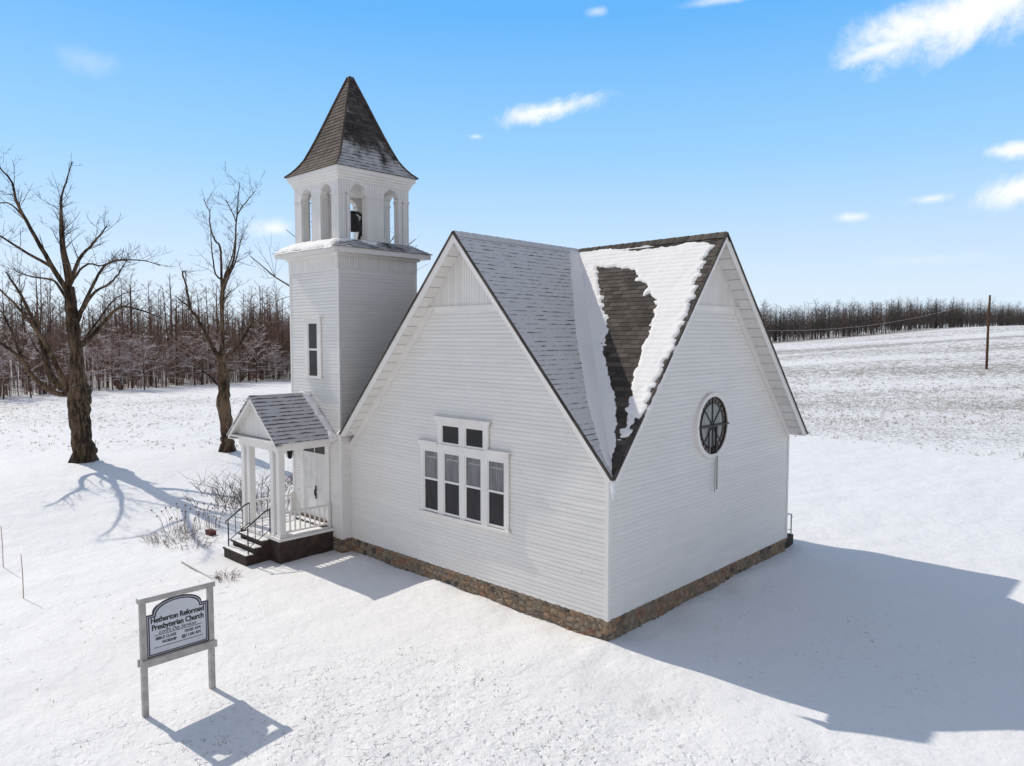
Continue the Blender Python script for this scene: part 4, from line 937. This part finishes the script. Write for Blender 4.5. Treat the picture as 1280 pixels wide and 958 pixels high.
def hero_tree(name, base, label, cat, trunk, limbs, scale, seed, m):
    r = random.Random(seed); bx_, by_ = base; z0 = gz(*base)
    e = empty(name, (bx_, by_, z0), label, cat)
    def w(p, q): return V(bx_+RT[0]*p[0]*scale+FW[0]*q, by_+RT[1]*p[0]*scale+FW[1]*q, z0-.25+p[1]*scale)
    tb_ = MB(); pts = [w(p[:2], 0) for p in trunk]; rad = [p[2]*scale for p in trunk]
    P_, R_ = [], []
    for i in range(len(pts)-1):
        for k in range(4): t = k/4; P_.append(pts[i]*(1-t)+pts[i+1]*t+V(r.gauss(0, .03), r.gauss(0, .03), 0)); R_.append((rad[i]*(1-t)+rad[i+1]*t)*r.uniform(.95, 1.07))
    P_.append(pts[-1]); R_.append(rad[-1]); tb_.tube(P_, R_, 14)
    for k in range(7):    # burls and stubs
        i = r.randrange(2, len(P_)//2+2); a = r.random()*6.28; d = V(math.cos(a), math.sin(a), .3); tb_.tube([P_[i]+d*R_[i]*.5, P_[i]+d*R_[i]*.98, P_[i]+d*R_[i]*1.1], [R_[i]*.5, R_[i]*.34, R_[i]*.1], 9)
    for k in range(6):    # root flare
        a = k*1.05+.3; d = V(math.cos(a), math.sin(a), 0); tb_.tube([P_[0]+d*R_[0]*1.1+V(0,0,.05), P_[0]+d*R_[0]*.8+V(0,0,.3), P_[0]+d*R_[0]*.55+V(0,0,.8)], [R_[0]*.22, R_[0]*.3, R_[0]*.2], 7)
    tb_.build('trunk', m, e, True)
    cb = MB(); built = [(p[0], p[1], 0.) for p in trunk]
    built = [tuple(np.array(a)*(1-t)+np.array(b)*t) for a, b in zip(built, built[1:]) for t in np.linspace(0, 1, 8)]
    for pts2, r0, r1, dep, tw in limbs:
        x0 = pts2[0]; q0 = min(built, key=lambda b: math.dist(b[:2], x0)); x0 = (x0[0]*.3+q0[0]*.7, x0[1]*.3+q0[1]*.7); pts2 = [x0]+pts2[1:]
        acc = 0; pts3 = [w(x0, q0[2])]; line = [(*x0, q0[2])]        # each limb springs from the nearest wood already there
        for a, b in zip(pts2, pts2[1:]):
            acc += math.dist(a, b); q = q0[2]+dep*acc*scale; pts3.append(w(b, q)); line.append((*b, q))
        built += [tuple(np.array(a)*(1-t)+np.array(b)*t) for a, b in zip(line, line[1:]) for t in np.linspace(0, 1, 10)]
        path, rad2 = limb(cb, pts3, r0*scale*.88, max(r1*scale*.8, .014), 8, .010, r)
        if tw: twigs(cb, path, rad2, r, int(tw*1.5)+1, 1.5, .45, 3, .008, .25, .36); twigs(cb, path, rad2, r, int(tw*1.5), .8, .15, 2, .007, .5, .3)
    cb.build('crown', m, e, True)
def cr(ox, oy, pts): return [((x-ox), (oy-y)) for x, y in pts]
# the old maple on the left: units are 1/2.283 of a photo pixel's worth of metres at 48 m
B1 = lambda pts: cr(247, 912, pts)
t1 = [(0, -10, 37), (0, 40, 30), (-6, 110, 28), (-8, 170, 29), (-7, 215, 33)]; t1 += [(-8, 260, 21), (-14, 350, 17), (-20, 450, 16), (-25, 530, 14)]
limbs1 = [
 (B1([(222,385),(210,300),(204,270),(196,200),(190,130),(198,90),(212,35),(219,10)]), 9, 1.2, .12, 9),
 (B1([(224,390),(215,280),(215,230),(220,165),(228,150)]), 10, 2.5, -.1, 6),
 (B1([(222,400),(196,340),(170,270),(145,200),(130,150),(128,100),(104,60),(82,22)]), 10, 1.2, -.28, 10),
 (B1([(228,380),(238,300),(262,262),(285,225),(301,195)]), 8, 2, .35, 8), (B1([(232,360),(236,300),(238,250),(246,220)]), 6, 1.5, -.5, 5),
 (B1([(208,430),(180,380),(150,358),(80,348),(30,335),(0,322)]), 6, 1., .35, 8), (B1([(180,325),(150,300),(100,265),(65,240),(0,228),(-30,232)]), 6, 1., -.3, 9),
 (B1([(135,190),(110,165),(78,146),(40,145),(0,160)]), 4, .8, .4, 6),
 (B1([(200,705),(150,650),(125,590),(100,520),(60,450),(30,400),(0,360),(-25,330)]), 15, 2., .2, 12), (B1([(200,700),(170,690),(125,640),(108,590),(60,540),(20,500),(-10,478)]), 12, 1.8, -.35, 10),
 (B1([(110,590),(75,545),(40,500),(0,455),(-30,440)]), 7, 1., .5, 8), (B1([(212,690),(203,650),(190,560),(170,500),(150,455),(112,395),(75,360)]), 11, 1.8, -.45, 8), (B1([(214,680),(200,600),(196,540),(190,500)]), 7, 3., .4, 3),
 (B1([(236,500),(248,440),(275,360),(298,312),(340,296),(400,297),(440,310)]), 8, .9, .3, 10), (B1([(238,370),(265,335),(300,318),(345,325),(400,310),(450,320)]), 5, .8, -.35, 8),
 (B1([(243,500),(262,455),(290,420),(320,395),(365,375),(395,350),(411,330),(430,310)]), 8, .9, -.25, 10), (B1([(246,562),(275,520),(300,480),(332,440),(360,438),(400,452),(440,470)]), 10, 1., .4, 10),
 (B1([(250,600),(262,560),(276,520),(310,460)]), 6, 1.5, -.5, 5), (B1([(248,540),(280,470),(310,410),(350,385)]), 5, 1., .55, 6)]
hero_tree('maple_tree', (-28.4, -2.3), 'tallest bare old maple with broad forking limbs standing alone at the left', 'tree', t1, limbs1, 33.0/918.5/2.283, 11, M['bark'])
B2 = lambda pts: cr(259, 904, pts)
t2 = [(0, -10, 27), (0, 40, 20), (-6, 100, 18), (-10, 165, 22), (-8, 210, 17), (-10, 265, 19), (-12, 300, 14), (-12, 340, 11)]
limbs2 = [
 (B2([(248,600),(248,500),(246,420),(252,340),(275,290),(284,240),(286,180),(289,120),(293,60),(297,20)]), 9, 1.1, .1, 9), (B2([(289,125),(305,95),(320,70),(336,45)]), 3, 1., .4, 4), (B2([(286,150),(278,115),(266,85)]), 2.5, 1., -.4, 3),
 (B2([(252,600),(262,500),(270,400),(290,330),(302,310),(325,262),(341,196)]), 8, 1.3, -.25, 8), (B2([(272,400),(286,330),(300,290),(308,230),(315,190)]), 5, 1.2, .35, 6),
 (B2([(248,420),(238,340),(230,260),(222,222),(205,205),(186,160),(181,110),(168,90),(157,65)]), 6, .9, .25, 7), (B2([(246,340),(228,320),(226,260),(228,220),(234,168)]), 4, 1., -.3, 4),
 (B2([(245,610),(228,560),(205,500),(185,455),(172,430),(168,360),(162,325),(172,320),(180,350)]), 9, 1.5, -.25, 6), (B2([(180,452),(160,425),(138,410),(112,392)]), 5, 1., .3, 4),
 (B2([(256,600),(285,560),(308,520),(330,475),(352,468),(400,486)]), 7, 1., .35, 8), (B2([(245,560),(236,480),(228,440),(226,380)]), 6, 2.5, .4, 4), (B2([(262,520),(275,440),(295,400),(320,380)]), 4, 1., -.5, 6),
 (B2([(240,690),(215,660),(190,640),(150,615),(100,600),(40,602)]), 5, .8, .3, 8)]
hero_tree('maple_tree', (-26.0, 3.5), 'second bare old maple with upright broken limbs between the tallest one and the porch', 'tree', t2, limbs2, 36.0/918.5/2.521, 12, M['bark'])

def forest_tree(seed, h, r0, spread, nb, m_trunk, m_crown, name, lean=.02, snag=False, low=.3, droop=0., tw=3, lv=2, els=(.1, .75)):
    """returns (trunk mesh, crown mesh) about the origin"""
    r = random.Random(seed); tb_, cb = MB(), MB(); P_ = []; x = y = 0.
    nseg = 9
    for i in range(nseg+1):
        P_.append(V(x, y, -.3+h*.92*i/nseg)); x += r.gauss(0, lean*h/nseg*1.6); y += r.gauss(0, lean*h/nseg*1.6)
    R_ = [r0*(1-.86*(i/nseg)**1.1) for i in range(nseg+1)]; tb_.tube(P_, R_, 6, True)
    for k in range(nb):
        t = low+(1-low)*(k+r.random())/nb; i = min(int(t*nseg), nseg-1); u = t*nseg-i; p = P_[i]*(1-u)+P_[i+1]*u; rad = (R_[i]*(1-u)+R_[i+1]*u)
        a = k*2.4+r.uniform(-.5, .5); L = spread*h*(1.15-t)*r.uniform(.6, 1.15)+.5
        el = r.uniform(*els) if droop == 0 else r.uniform(.0, .95)
        d = V(math.cos(a)*math.cos(el), math.sin(a)*math.cos(el), math.sin(el)); b = [p]; q = p
        for s in range(4):
            d = d+V(r.gauss(0, .13), r.gauss(0, .13), (.16 if droop == 0 else -droop)+r.gauss(0, .06)); d /= np.linalg.norm(d); q = q+d*L/4; b.append(q)
        rr = [max(rad*.5*f, .012) for f in (1, .8, .6, .42, .25)]; cb.tube(b, rr, 4, False)
        twigs(cb, b, rr, r, tw, L*.5, .25 if droop == 0 else -.05, lv, .013, .25, .6, 3)
    def me(mb, m):
        o = mb.build(name, m); d = o.data; bpy.data.objects.remove(o); return d
    return me(tb_, m_trunk), me(cb, m_crown)
def spruce(seed, h):
    r = random.Random(seed); tb_, cb = MB(), MB(); tb_.tube([(0,0,-.3), (0,0,h)], [h*.018, .02], 6)
    for k in range(int(h*9)):
        t = .06+.94*(k/(h*9)); L = h*.2*(1-t)+.15; a = r.random()*6.28; z = h*t; L *= r.uniform(.6, 1.1)
        for q in range(6):
            s0 = L*(q/6); s1 = L*(q+1.3)/6; w = .16*L*(1-q/7)+.08; dz = -.25*s0+r.uniform(-.06, .06); c, s = math.cos(a+r.uniform(-.1,.1)), math.sin(a+r.uniform(-.1,.1))
            cb.face([(c*s0-s*w, s*s0+c*w, z+dz-.05), (c*s0+s*w, s*s0-c*w, z+dz-.1), (c*s1+s*w*.6, s*s1-c*w*.6, z+dz-.22*(s1-s0)-.1), (c*s1-s*w*.6, s*s1+c*w*.6, z+dz-.2*(s1-s0))])
    def me(mb, m):
        o = mb.build('spruce', m); d = o.data; bpy.data.objects.remove(o); return d
    return me(tb_, M['bark_wood']), me(cb, M['needle'])
tallv = [forest_tree(100+k, 12.5, .12+.03*(k % 3), .24+.05*(k % 2), 20, M['bark_wood'], M['bark_sap'], 'forest_tree', low=.32, tw=6) for k in range(6)]
greyv = [forest_tree(130+k, 13., .14, .32, 28, M['bark_grey'], M['bark_grey'], 'forest_tree', low=.14, tw=6) for k in range(5)]
sapv = [forest_tree(160+k, 7.5, .055, .22, 11, M['bark_sap'], M['bark_sap'], 'sapling', low=.3, tw=3, els=(.6, 1.2)) for k in range(4)]
frostv = [forest_tree(190+k, 6.4, .07, .52, 22, M['bark_wood'], M['twig_frost'], 'snowy_tree', low=.25, droop=.07, tw=8) for k in range(3)]
deadv = [forest_tree(220+k, 15.5, .24, .16, 12, M['bark_wood'], M['bark_wood'], 'dead_tree', low=.5, tw=4) for k in range(3)]
sapg = [forest_tree(340+k, 7.5, .06, .26, 14, M['bark_grey'], M['bark_grey'], 'sapling', low=.15, tw=4, els=(.4, 1.1)) for k in range(3)]
spr = [spruce(250+k, 11.) for k in range(2)]
def place(name, var, x, y, s, rz, label, cat, group=None, tilt=0.):
    e = empty(name, (x, y, gz(x, y)), label, cat, group); e.rotation_euler = (tilt, tilt*.6, rz); e.scale = (s, s, s)
    for nm, me in zip(('trunk', 'crown'), var):
        o = bpy.data.objects.new(nm, me); C.objects.link(o); o.parent = e
    return e
rw = random.Random(77)
# the wood on the left: front edge from (f,r)=(72,-50) to (104,-33), carried on behind the church
E0, E1 = V(72, -52), V(106, -31); ed_ = (E1-E0); eL = np.linalg.norm(ed_); ed_ /= eL; en = V(ed_[1]*-1, ed_[0])
en = en if en[0] > 0 and en[1] < 0 else (-en if (-en)[0] > 0 else en)
def leftwood(t, depth): p = E0+ed_*t*eL+V(.86, -.28)*depth; return fr(*p)
for k in range(165):
    t = rw.uniform(-.3, 1.22); d = 45*rw.random()**1.5; x, y = leftwood(t, d)
    place('forest_tree', tallv[k % 6], x, y, rw.uniform(.6, 1.2), rw.random()*6.28, 'slender leafless tree in the brown wood behind the two old maples', 'tree', 'bare trees of the left wood', rw.gauss(0, .03))
for k in range(150):
    t = rw.uniform(-.3, 1.25); d = 30*rw.random()**1.3; x, y = leftwood(t, d)
    place('sapling', sapv[k % 4], x, y, rw.uniform(.7, 1.35), rw.random()*6.28, 'thin leafless sapling among the trunks of the brown left wood', 'sapling', 'saplings of the left wood', rw.gauss(0, .05))
for k in range(26):
    t = (-.15+1.25*(k+rw.random())/26); d = rw.uniform(-5, 3); x, y = leftwood(t, d)
    place('snowy_tree', frostv[k % 3], x, y, rw.uniform(.6, 1.4), rw.random()*6.28, 'low spreading tree with snow whitened twigs along the edge of the left wood', 'tree', 'snowy small trees at the wood edge')
def px_at(px, f): return fr(f, (px-640)/918.5*f)
for px, f, s, lab in ((48, 92, 1.0, 'tall dead tree rising above the wood just left of the tallest maple trunk'), (214, 96, 1.02, 'tall many stemmed dead tree rising above the wood beside the second maple'),
                      (163, 100, .93, 'tall dead tree rising above the wood midway between the two old maples')):
    x, y = px_at(px, f); place('dead_tree', deadv[int(px) % 3], x, y, s, px, lab, 'tree')
x, y = px_at(318, 108); place('evergreen_tree', spr[0], x, y, 1.0, 1., 'dark evergreen standing in the left wood right beside the second maple', 'tree')
# the tree behind the tower
bt = forest_tree(300, 14.5, .3, .72, 30, M['bark'], M['bark'], 'yard_tree', low=.45, tw=6)
place('yard_tree', bt, -31.0, 14.2, 1.0, 2.0, 'bare tree behind the bell tower with only its twigs showing past the belfry', 'tree')
# the wood on the right
def rightwood(t, depth): p = V(200, 52)*(1-t)+V(262, 196)*t+V(.9, -.2)*depth; return fr(*p)
for k in range(160):
    t = rw.uniform(0, 1.12); d = 14*rw.random()**1.2; x, y = rightwood(t, d)
    v = greyv[k % 5] if k % 4 else tallv[k % 6]
    place('forest_tree', v, x, y, rw.uniform(.8, 1.15)*(1-.33*t), rw.random()*6.28, 'bare grey tree at the front of the distant wood beyond the right hand field', 'tree', 'bare trees of the right wood', rw.gauss(0, .02))
for k in range(16):
    t = rw.uniform(.03, .97); d = rw.uniform(1, 25); x, y = rightwood(t, d)
    place('evergreen_tree', spr[k % 2], x, y, rw.uniform(.75, 1.1)*(1-.25*t), rw.random()*6.28, 'dark evergreen among the bare trees of the distant right hand wood', 'tree', 'evergreens of the right wood')
for k in range(26):
    t = rw.uniform(.0, 1.); x, y = rightwood(t, rw.uniform(-4, 2))
    place('sapling', sapg[k % 3], x, y, rw.uniform(.45, .9), rw.random()*6.28, 'small leafless tree at the near edge of the distant right hand wood', 'sapling', 'saplings of the right wood')
def mass(name, pts, variants, label):
    """the depth of a wood that reads as one mass"""
    vs, fs, off = [], [], 0; cache = []
    for tr_, cr_ in variants:
        v = []; f = []; o2 = 0
        for me in (tr_, cr_):
            co = np.zeros(len(me.vertices)*3); me.vertices.foreach_get('co', co); v.append(co.reshape(-1, 3))
            f += [tuple(i+o2 for i in p.vertices) for p in me.polygons if len(p.vertices) == 4]; o2 += len(me.vertices)
        cache.append((np.concatenate(v), np.array(f)))
    for k, (x, y, s) in enumerate(pts):
        v, f = cache[k % len(cache)]; a = rw.random()*6.28; c, sn = math.cos(a), math.sin(a)
        w = np.stack([v[:, 0]*c-v[:, 1]*sn, v[:, 0]*sn+v[:, 1]*c, v[:, 2]], -1)*s+V(x, y, float(ground_h(x, y, False))); vs.append(w); fs.append(f+off); off += len(v)
    v = np.concatenate(vs); f = np.concatenate(fs); me = bpy.data.meshes.new(name); me.vertices.add(len(v)); me.vertices.foreach_set('co', v.ravel())
    me.loops.add(f.size); me.loops.foreach_set('vertex_index', f.ravel()); me.polygons.add(len(f)); me.polygons.foreach_set('loop_start', np.arange(len(f))*4); me.update(calc_edges=True)
    me.materials.append(variants[0][0].materials[0]); o = link(name, me); tag(o, label, 'woodland', kind='stuff')
mass('far_woodland', [(*rightwood(q_, 5+45*rw.random()), rw.uniform(.75, 1.02)*(1-.3*max(q_, 0))) for q_ in [rw.uniform(-.05, 1.35) for k in range(640)]], greyv[:3], 'mass of bare trees deep inside the right hand wood')
mass('far_woodland', [(*rightwood(rw.uniform(-.75, 0), -4+40*rw.random()), rw.uniform(.75, 1.)) for k in range(300)], greyv[1:4], 'mass of bare trees joining the two woods beyond the church')
mass('far_woodland', [(*leftwood(rw.uniform(-.6, 1.6), 45+75*rw.random()), rw.uniform(.85, 1.1)) for k in range(260)], tallv[:3], 'mass of bare trees deep inside the left hand wood')

mass('woodland_undergrowth', [(*leftwood(rw.uniform(-.4, 1.4), 1+55*rw.random()**1.4), rw.uniform(.4, .95)) for k in range(1000)], sapv, 'brown thicket of thin stems filling the left wood')
mass('woodland_undergrowth', [(*leftwood(rw.uniform(-.4, 1.4), -1+14*rw.random()), rw.uniform(.22, .5)) for k in range(700)], sapv, 'low brown brush along the edge of the left wood')
mass('woodland_undergrowth', [(*leftwood(rw.uniform(-.5, 1.5), 18+60*rw.random()), rw.uniform(.7, 1.15)) for k in range(480)], sapv, 'tangle of brown stems deeper inside the left wood')
mass('woodland_undergrowth', [(*rightwood(rw.uniform(-.02, 1.3), -1+40*rw.random()**1.5), rw.uniform(.5, 1.1)) for k in range(1100)], sapg, 'grey thicket of thin stems filling the right hand wood')

# ------------------------------------------------------------------ utility pole and wires
x, y = px_at(1233.5, 96); z = gz(x, y)
n_ = MB(); n_.tube([(x, y, z-.5), (x, y, z+5), (x+.05, y, z+9.6)], [.16, .145, .12], 10); po = n_.build('utility_pole', M['pole'], None, True); tag(po, 'lone brown wooden utility pole in the snowy field on the right', 'pole')
a = V(x+.05, y, z+9.3); xb, yb = fr(62, 4); b = V(xb, yb, 8.8)
n_ = MB(); n_.tube([a*(1-t)+b*t-V(0, 0, 4*3.0*t*(1-t)) for t in np.linspace(0, 1, 40)], .010, 5, True); tag(n_.build('overhead_wire', M['wire']), 'frosted wire sagging from the pole across the field towards the church', 'wire')
# dry grass along the ditch and in the field
def tufts(name, pts, h, m, label, per=7):
    r = random.Random(9); mb = MB()
    for x, y, s in pts:
        z = float(ground_h(x, y))
        for k in range(per):
            a = r.random()*6.28; L = h*s*r.uniform(.5, 1.1); l = r.uniform(.15, .7)*L; w = .006+.003*s
            ox, oy = r.gauss(0, .05*s), r.gauss(0, .05*s); c, sn = math.cos(a), math.sin(a)
            p0 = V(x+ox, y+oy, z-.02); p1 = p0+V(c*l*.4, sn*l*.4, L*.6); p2 = p0+V(c*l, sn*l, L*.9); q = V(-sn*w, c*w, 0)
            mb.face([p0-q, p0+q, p1+q*.8, p1-q*.8]); mb.face([p1-q*.8, p1+q*.8, p2+q*.2, p2-q*.2])
    o = mb.build(name, m); tag(o, label, 'grass', kind='stuff')
rg = random.Random(31); pts = []
for k in range(130): pts.append((rg.uniform(-14, 30), 34.6+rg.gauss(0, .5)+.3*math.sin(k), rg.uniform(.4, 1.5)*(1 if rg.random() > .12 else 1.6)))
for k in range(2600):
    f_ = rg.uniform(52, 105); r_ = rg.uniform(f_*.34, f_*.74); x, y = fr(f_, r_)
    if y > 36: pts.append((x, y, rg.uniform(.4, 1.3)))
for k in range(700):
    f_ = rg.uniform(37, 72); r_ = rg.uniform(-f_*.74, -f_*.28); x, y = fr(f_, r_); pts.append((x, y, rg.uniform(.4, 1.1)))
tufts('field_grass', pts, .17, M['grass'], 'dead grass poking through the snow of the fields')
pts = []
for k in range(1700):
    x, y = rg.uniform(-4, 9), rg.uniform(-11, -2.2)
    if vnoise(x*.5+3, y*.5) > -.1: pts.append((x, y, rg.uniform(.35, .8)))
for k in range(250): pts.append((rg.uniform(-12, -3), rg.uniform(-9.5, -4), rg.uniform(.3, .7)))
tufts('lawn_grass', pts, .075, M['grass'], 'tips of brown grass showing through the snowy lawn', 4)

# ------------------------------------------------------------------ sky, sun, camera
w = bpy.data.worlds.new('World'); bpy.context.scene.world = w; w.use_nodes = True; nt = w.node_tree; nt.nodes.clear(); g = N(nt)
out = nt.nodes.new('ShaderNodeOutputWorld'); bg = nt.nodes.new('ShaderNodeBackground'); nt.links.new(bg.outputs[0], out.inputs[0])
sky = nt.nodes.new('ShaderNodeTexSky'); sky.sky_type = 'NISHITA'; sky.sun_disc = False
sd_ = V(-math.cos(R(SUN_EL))*math.cos(R(SUN_AZ)), -math.cos(R(SUN_EL))*math.sin(R(SUN_AZ)), math.sin(R(SUN_EL)))   # towards the sun
sky.sun_elevation = R(SUN_EL); sky.sun_rotation = math.atan2(sd_[0], sd_[1]); sky.altitude = 200; sky.air_density = 1.; sky.dust_density = .6; sky.ozone_density = 2.
dirv = nt.nodes.new('ShaderNodeTexCoord').outputs['Generated']
YAW = -.762; PIT = -.063; F = 918.46
fw = V(math.cos(PIT)*math.sin(YAW), math.cos(PIT)*math.cos(YAW), math.sin(PIT)); rt = V(math.cos(YAW), -math.sin(YAW), 0); up_ = np.cross(rt, fw)
# clouds: (azimuth deg, elevation deg, half width deg, half height deg, tilt deg, softness, strength) as directions of the sky itself
CL = [(-13.2, 19.9, 8., 2.2, 7, 1.), (-9.5, 20.7, 6., 2., 8, 1.), (-17.5, 18.9, 3.5, .8, 12, .9), (-41.1, 16.7, 4.2, .8, 11, .95), (-9.3, 11.7, 1.9, .6, 0, 1.), (-9.2, 9.2, 3.1, 1., 6, 1.), (-14.3, 9.15, 1.6, .42, 3, .85), (-19., 8.3, 1.4, .5, 0, .85),
      (-61.5, 7.9, 2., .9, 0, .8), (-28.3, 23.2, 3., .4, 4, .5), (-37.3, 23.1, .9, .4, 5, .5), (-73.2, 17.7, 1.7, .9, 0, .2), (-14, 5.2, 4., .5, 0, .15), (-46.5, 14.9, .8, .25, 0, .6), (-53, 10.9, 1.6, .3, 0, .3)]
tot = None
nz_ = g.noise(dirv, 11., 9, .66, .5); nz2 = g.noise(dirv, 34., 8, .68); nz = g.math('ADD', g.math('MULTIPLY', nz_, .75), g.math('MULTIPLY', nz2, .25))
for az, el, hw_, hh, tl, st in CL:
    a, e = R(az), R(el); c = V(math.sin(a)*math.cos(e), math.cos(a)*math.cos(e), math.sin(e)); u = V(math.cos(a), -math.sin(a), 0); v = np.cross(u, c)
    ct, sn = math.cos(R(tl)), math.sin(R(tl)); u, v = u*ct+v*sn, v*ct-u*sn
    dc_ = g.math('MAXIMUM', g.vm('DOT_PRODUCT', dirv, tuple(c)), .05)
    s_ = g.math('DIVIDE', g.vm('DOT_PRODUCT', dirv, tuple(u)), dc_); t_ = g.math('DIVIDE', g.vm('DOT_PRODUCT', dirv, tuple(v)), dc_)
    s_ = g.math('DIVIDE', s_, math.tan(R(hw_))); t_ = g.math('DIVIDE', t_, math.tan(R(hh)))
    d = g.math('SQRT', g.math('ADD', g.math('MULTIPLY', s_, s_), g.math('MULTIPLY', t_, t_)))
    x_ = g.math('ADD', g.math('SUBTRACT', 1., d), g.math('MULTIPLY', g.math('SUBTRACT', nz, .46), 3.8))
    m_ = g.math('MULTIPLY', g.ramp(x_, .0, 1.25), st); tot = m_ if tot is None else g.math('MAXIMUM', tot, m_)
# deep blue low sky fading to pale haze at the horizon; unseen sky above desaturated and dimmed to set the snow's shadow colour
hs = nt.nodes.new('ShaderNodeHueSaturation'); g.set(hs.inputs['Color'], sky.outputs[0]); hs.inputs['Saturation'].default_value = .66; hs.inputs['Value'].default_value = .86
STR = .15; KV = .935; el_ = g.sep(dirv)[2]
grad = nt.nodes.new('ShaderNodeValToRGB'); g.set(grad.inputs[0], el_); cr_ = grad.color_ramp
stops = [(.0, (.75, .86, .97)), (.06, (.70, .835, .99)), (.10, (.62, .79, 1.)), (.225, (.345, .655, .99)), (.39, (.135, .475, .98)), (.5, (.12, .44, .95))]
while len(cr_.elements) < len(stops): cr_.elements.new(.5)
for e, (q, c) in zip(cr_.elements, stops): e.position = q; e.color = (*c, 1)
south_ = g.ramp(g.vm('DOT_PRODUCT', dirv, (-.69, .72, 0.)), .15, -.35)     # unseen low sky behind the view, made neutral to light the walls less blue
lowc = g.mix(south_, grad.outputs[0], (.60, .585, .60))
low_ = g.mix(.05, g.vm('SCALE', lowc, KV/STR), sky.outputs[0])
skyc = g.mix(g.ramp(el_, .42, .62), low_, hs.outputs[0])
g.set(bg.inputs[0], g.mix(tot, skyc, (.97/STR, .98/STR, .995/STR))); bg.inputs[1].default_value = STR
sun = bpy.data.lights.new('sun', 'SUN'); sun.energy = 2.8; sun.angle = R(.5); sun.color = (1., .93, .82)
so = bpy.data.objects.new('sun', sun); C.objects.link(so); so.rotation_euler = Vector(tuple(sd_)).to_track_quat('Z', 'Y').to_euler(); so.location = (-40, -4, 40)
cam = bpy.data.cameras.new('camera'); co_ = bpy.data.objects.new('camera', cam); C.objects.link(co_)
cam.sensor_width = 36.; cam.lens = F/1280*36; cam.clip_end = 5000; cam.clip_start = .1
mtx = Matrix(((rt[0], up_[0], -fw[0], CAM[0]), (rt[1], up_[1], -fw[1], CAM[1]), (rt[2], up_[2], -fw[2], CAM[2]), (0, 0, 0, 1))); co_.matrix_world = mtx
sc = bpy.context.scene; sc.camera = co_
sc.view_settings.view_transform = 'Standard'; sc.view_settings.look = 'None'; sc.view_settings.gamma = 1; sc.view_settings.exposure = .12; sc.view_settings.use_curve_mapping = False
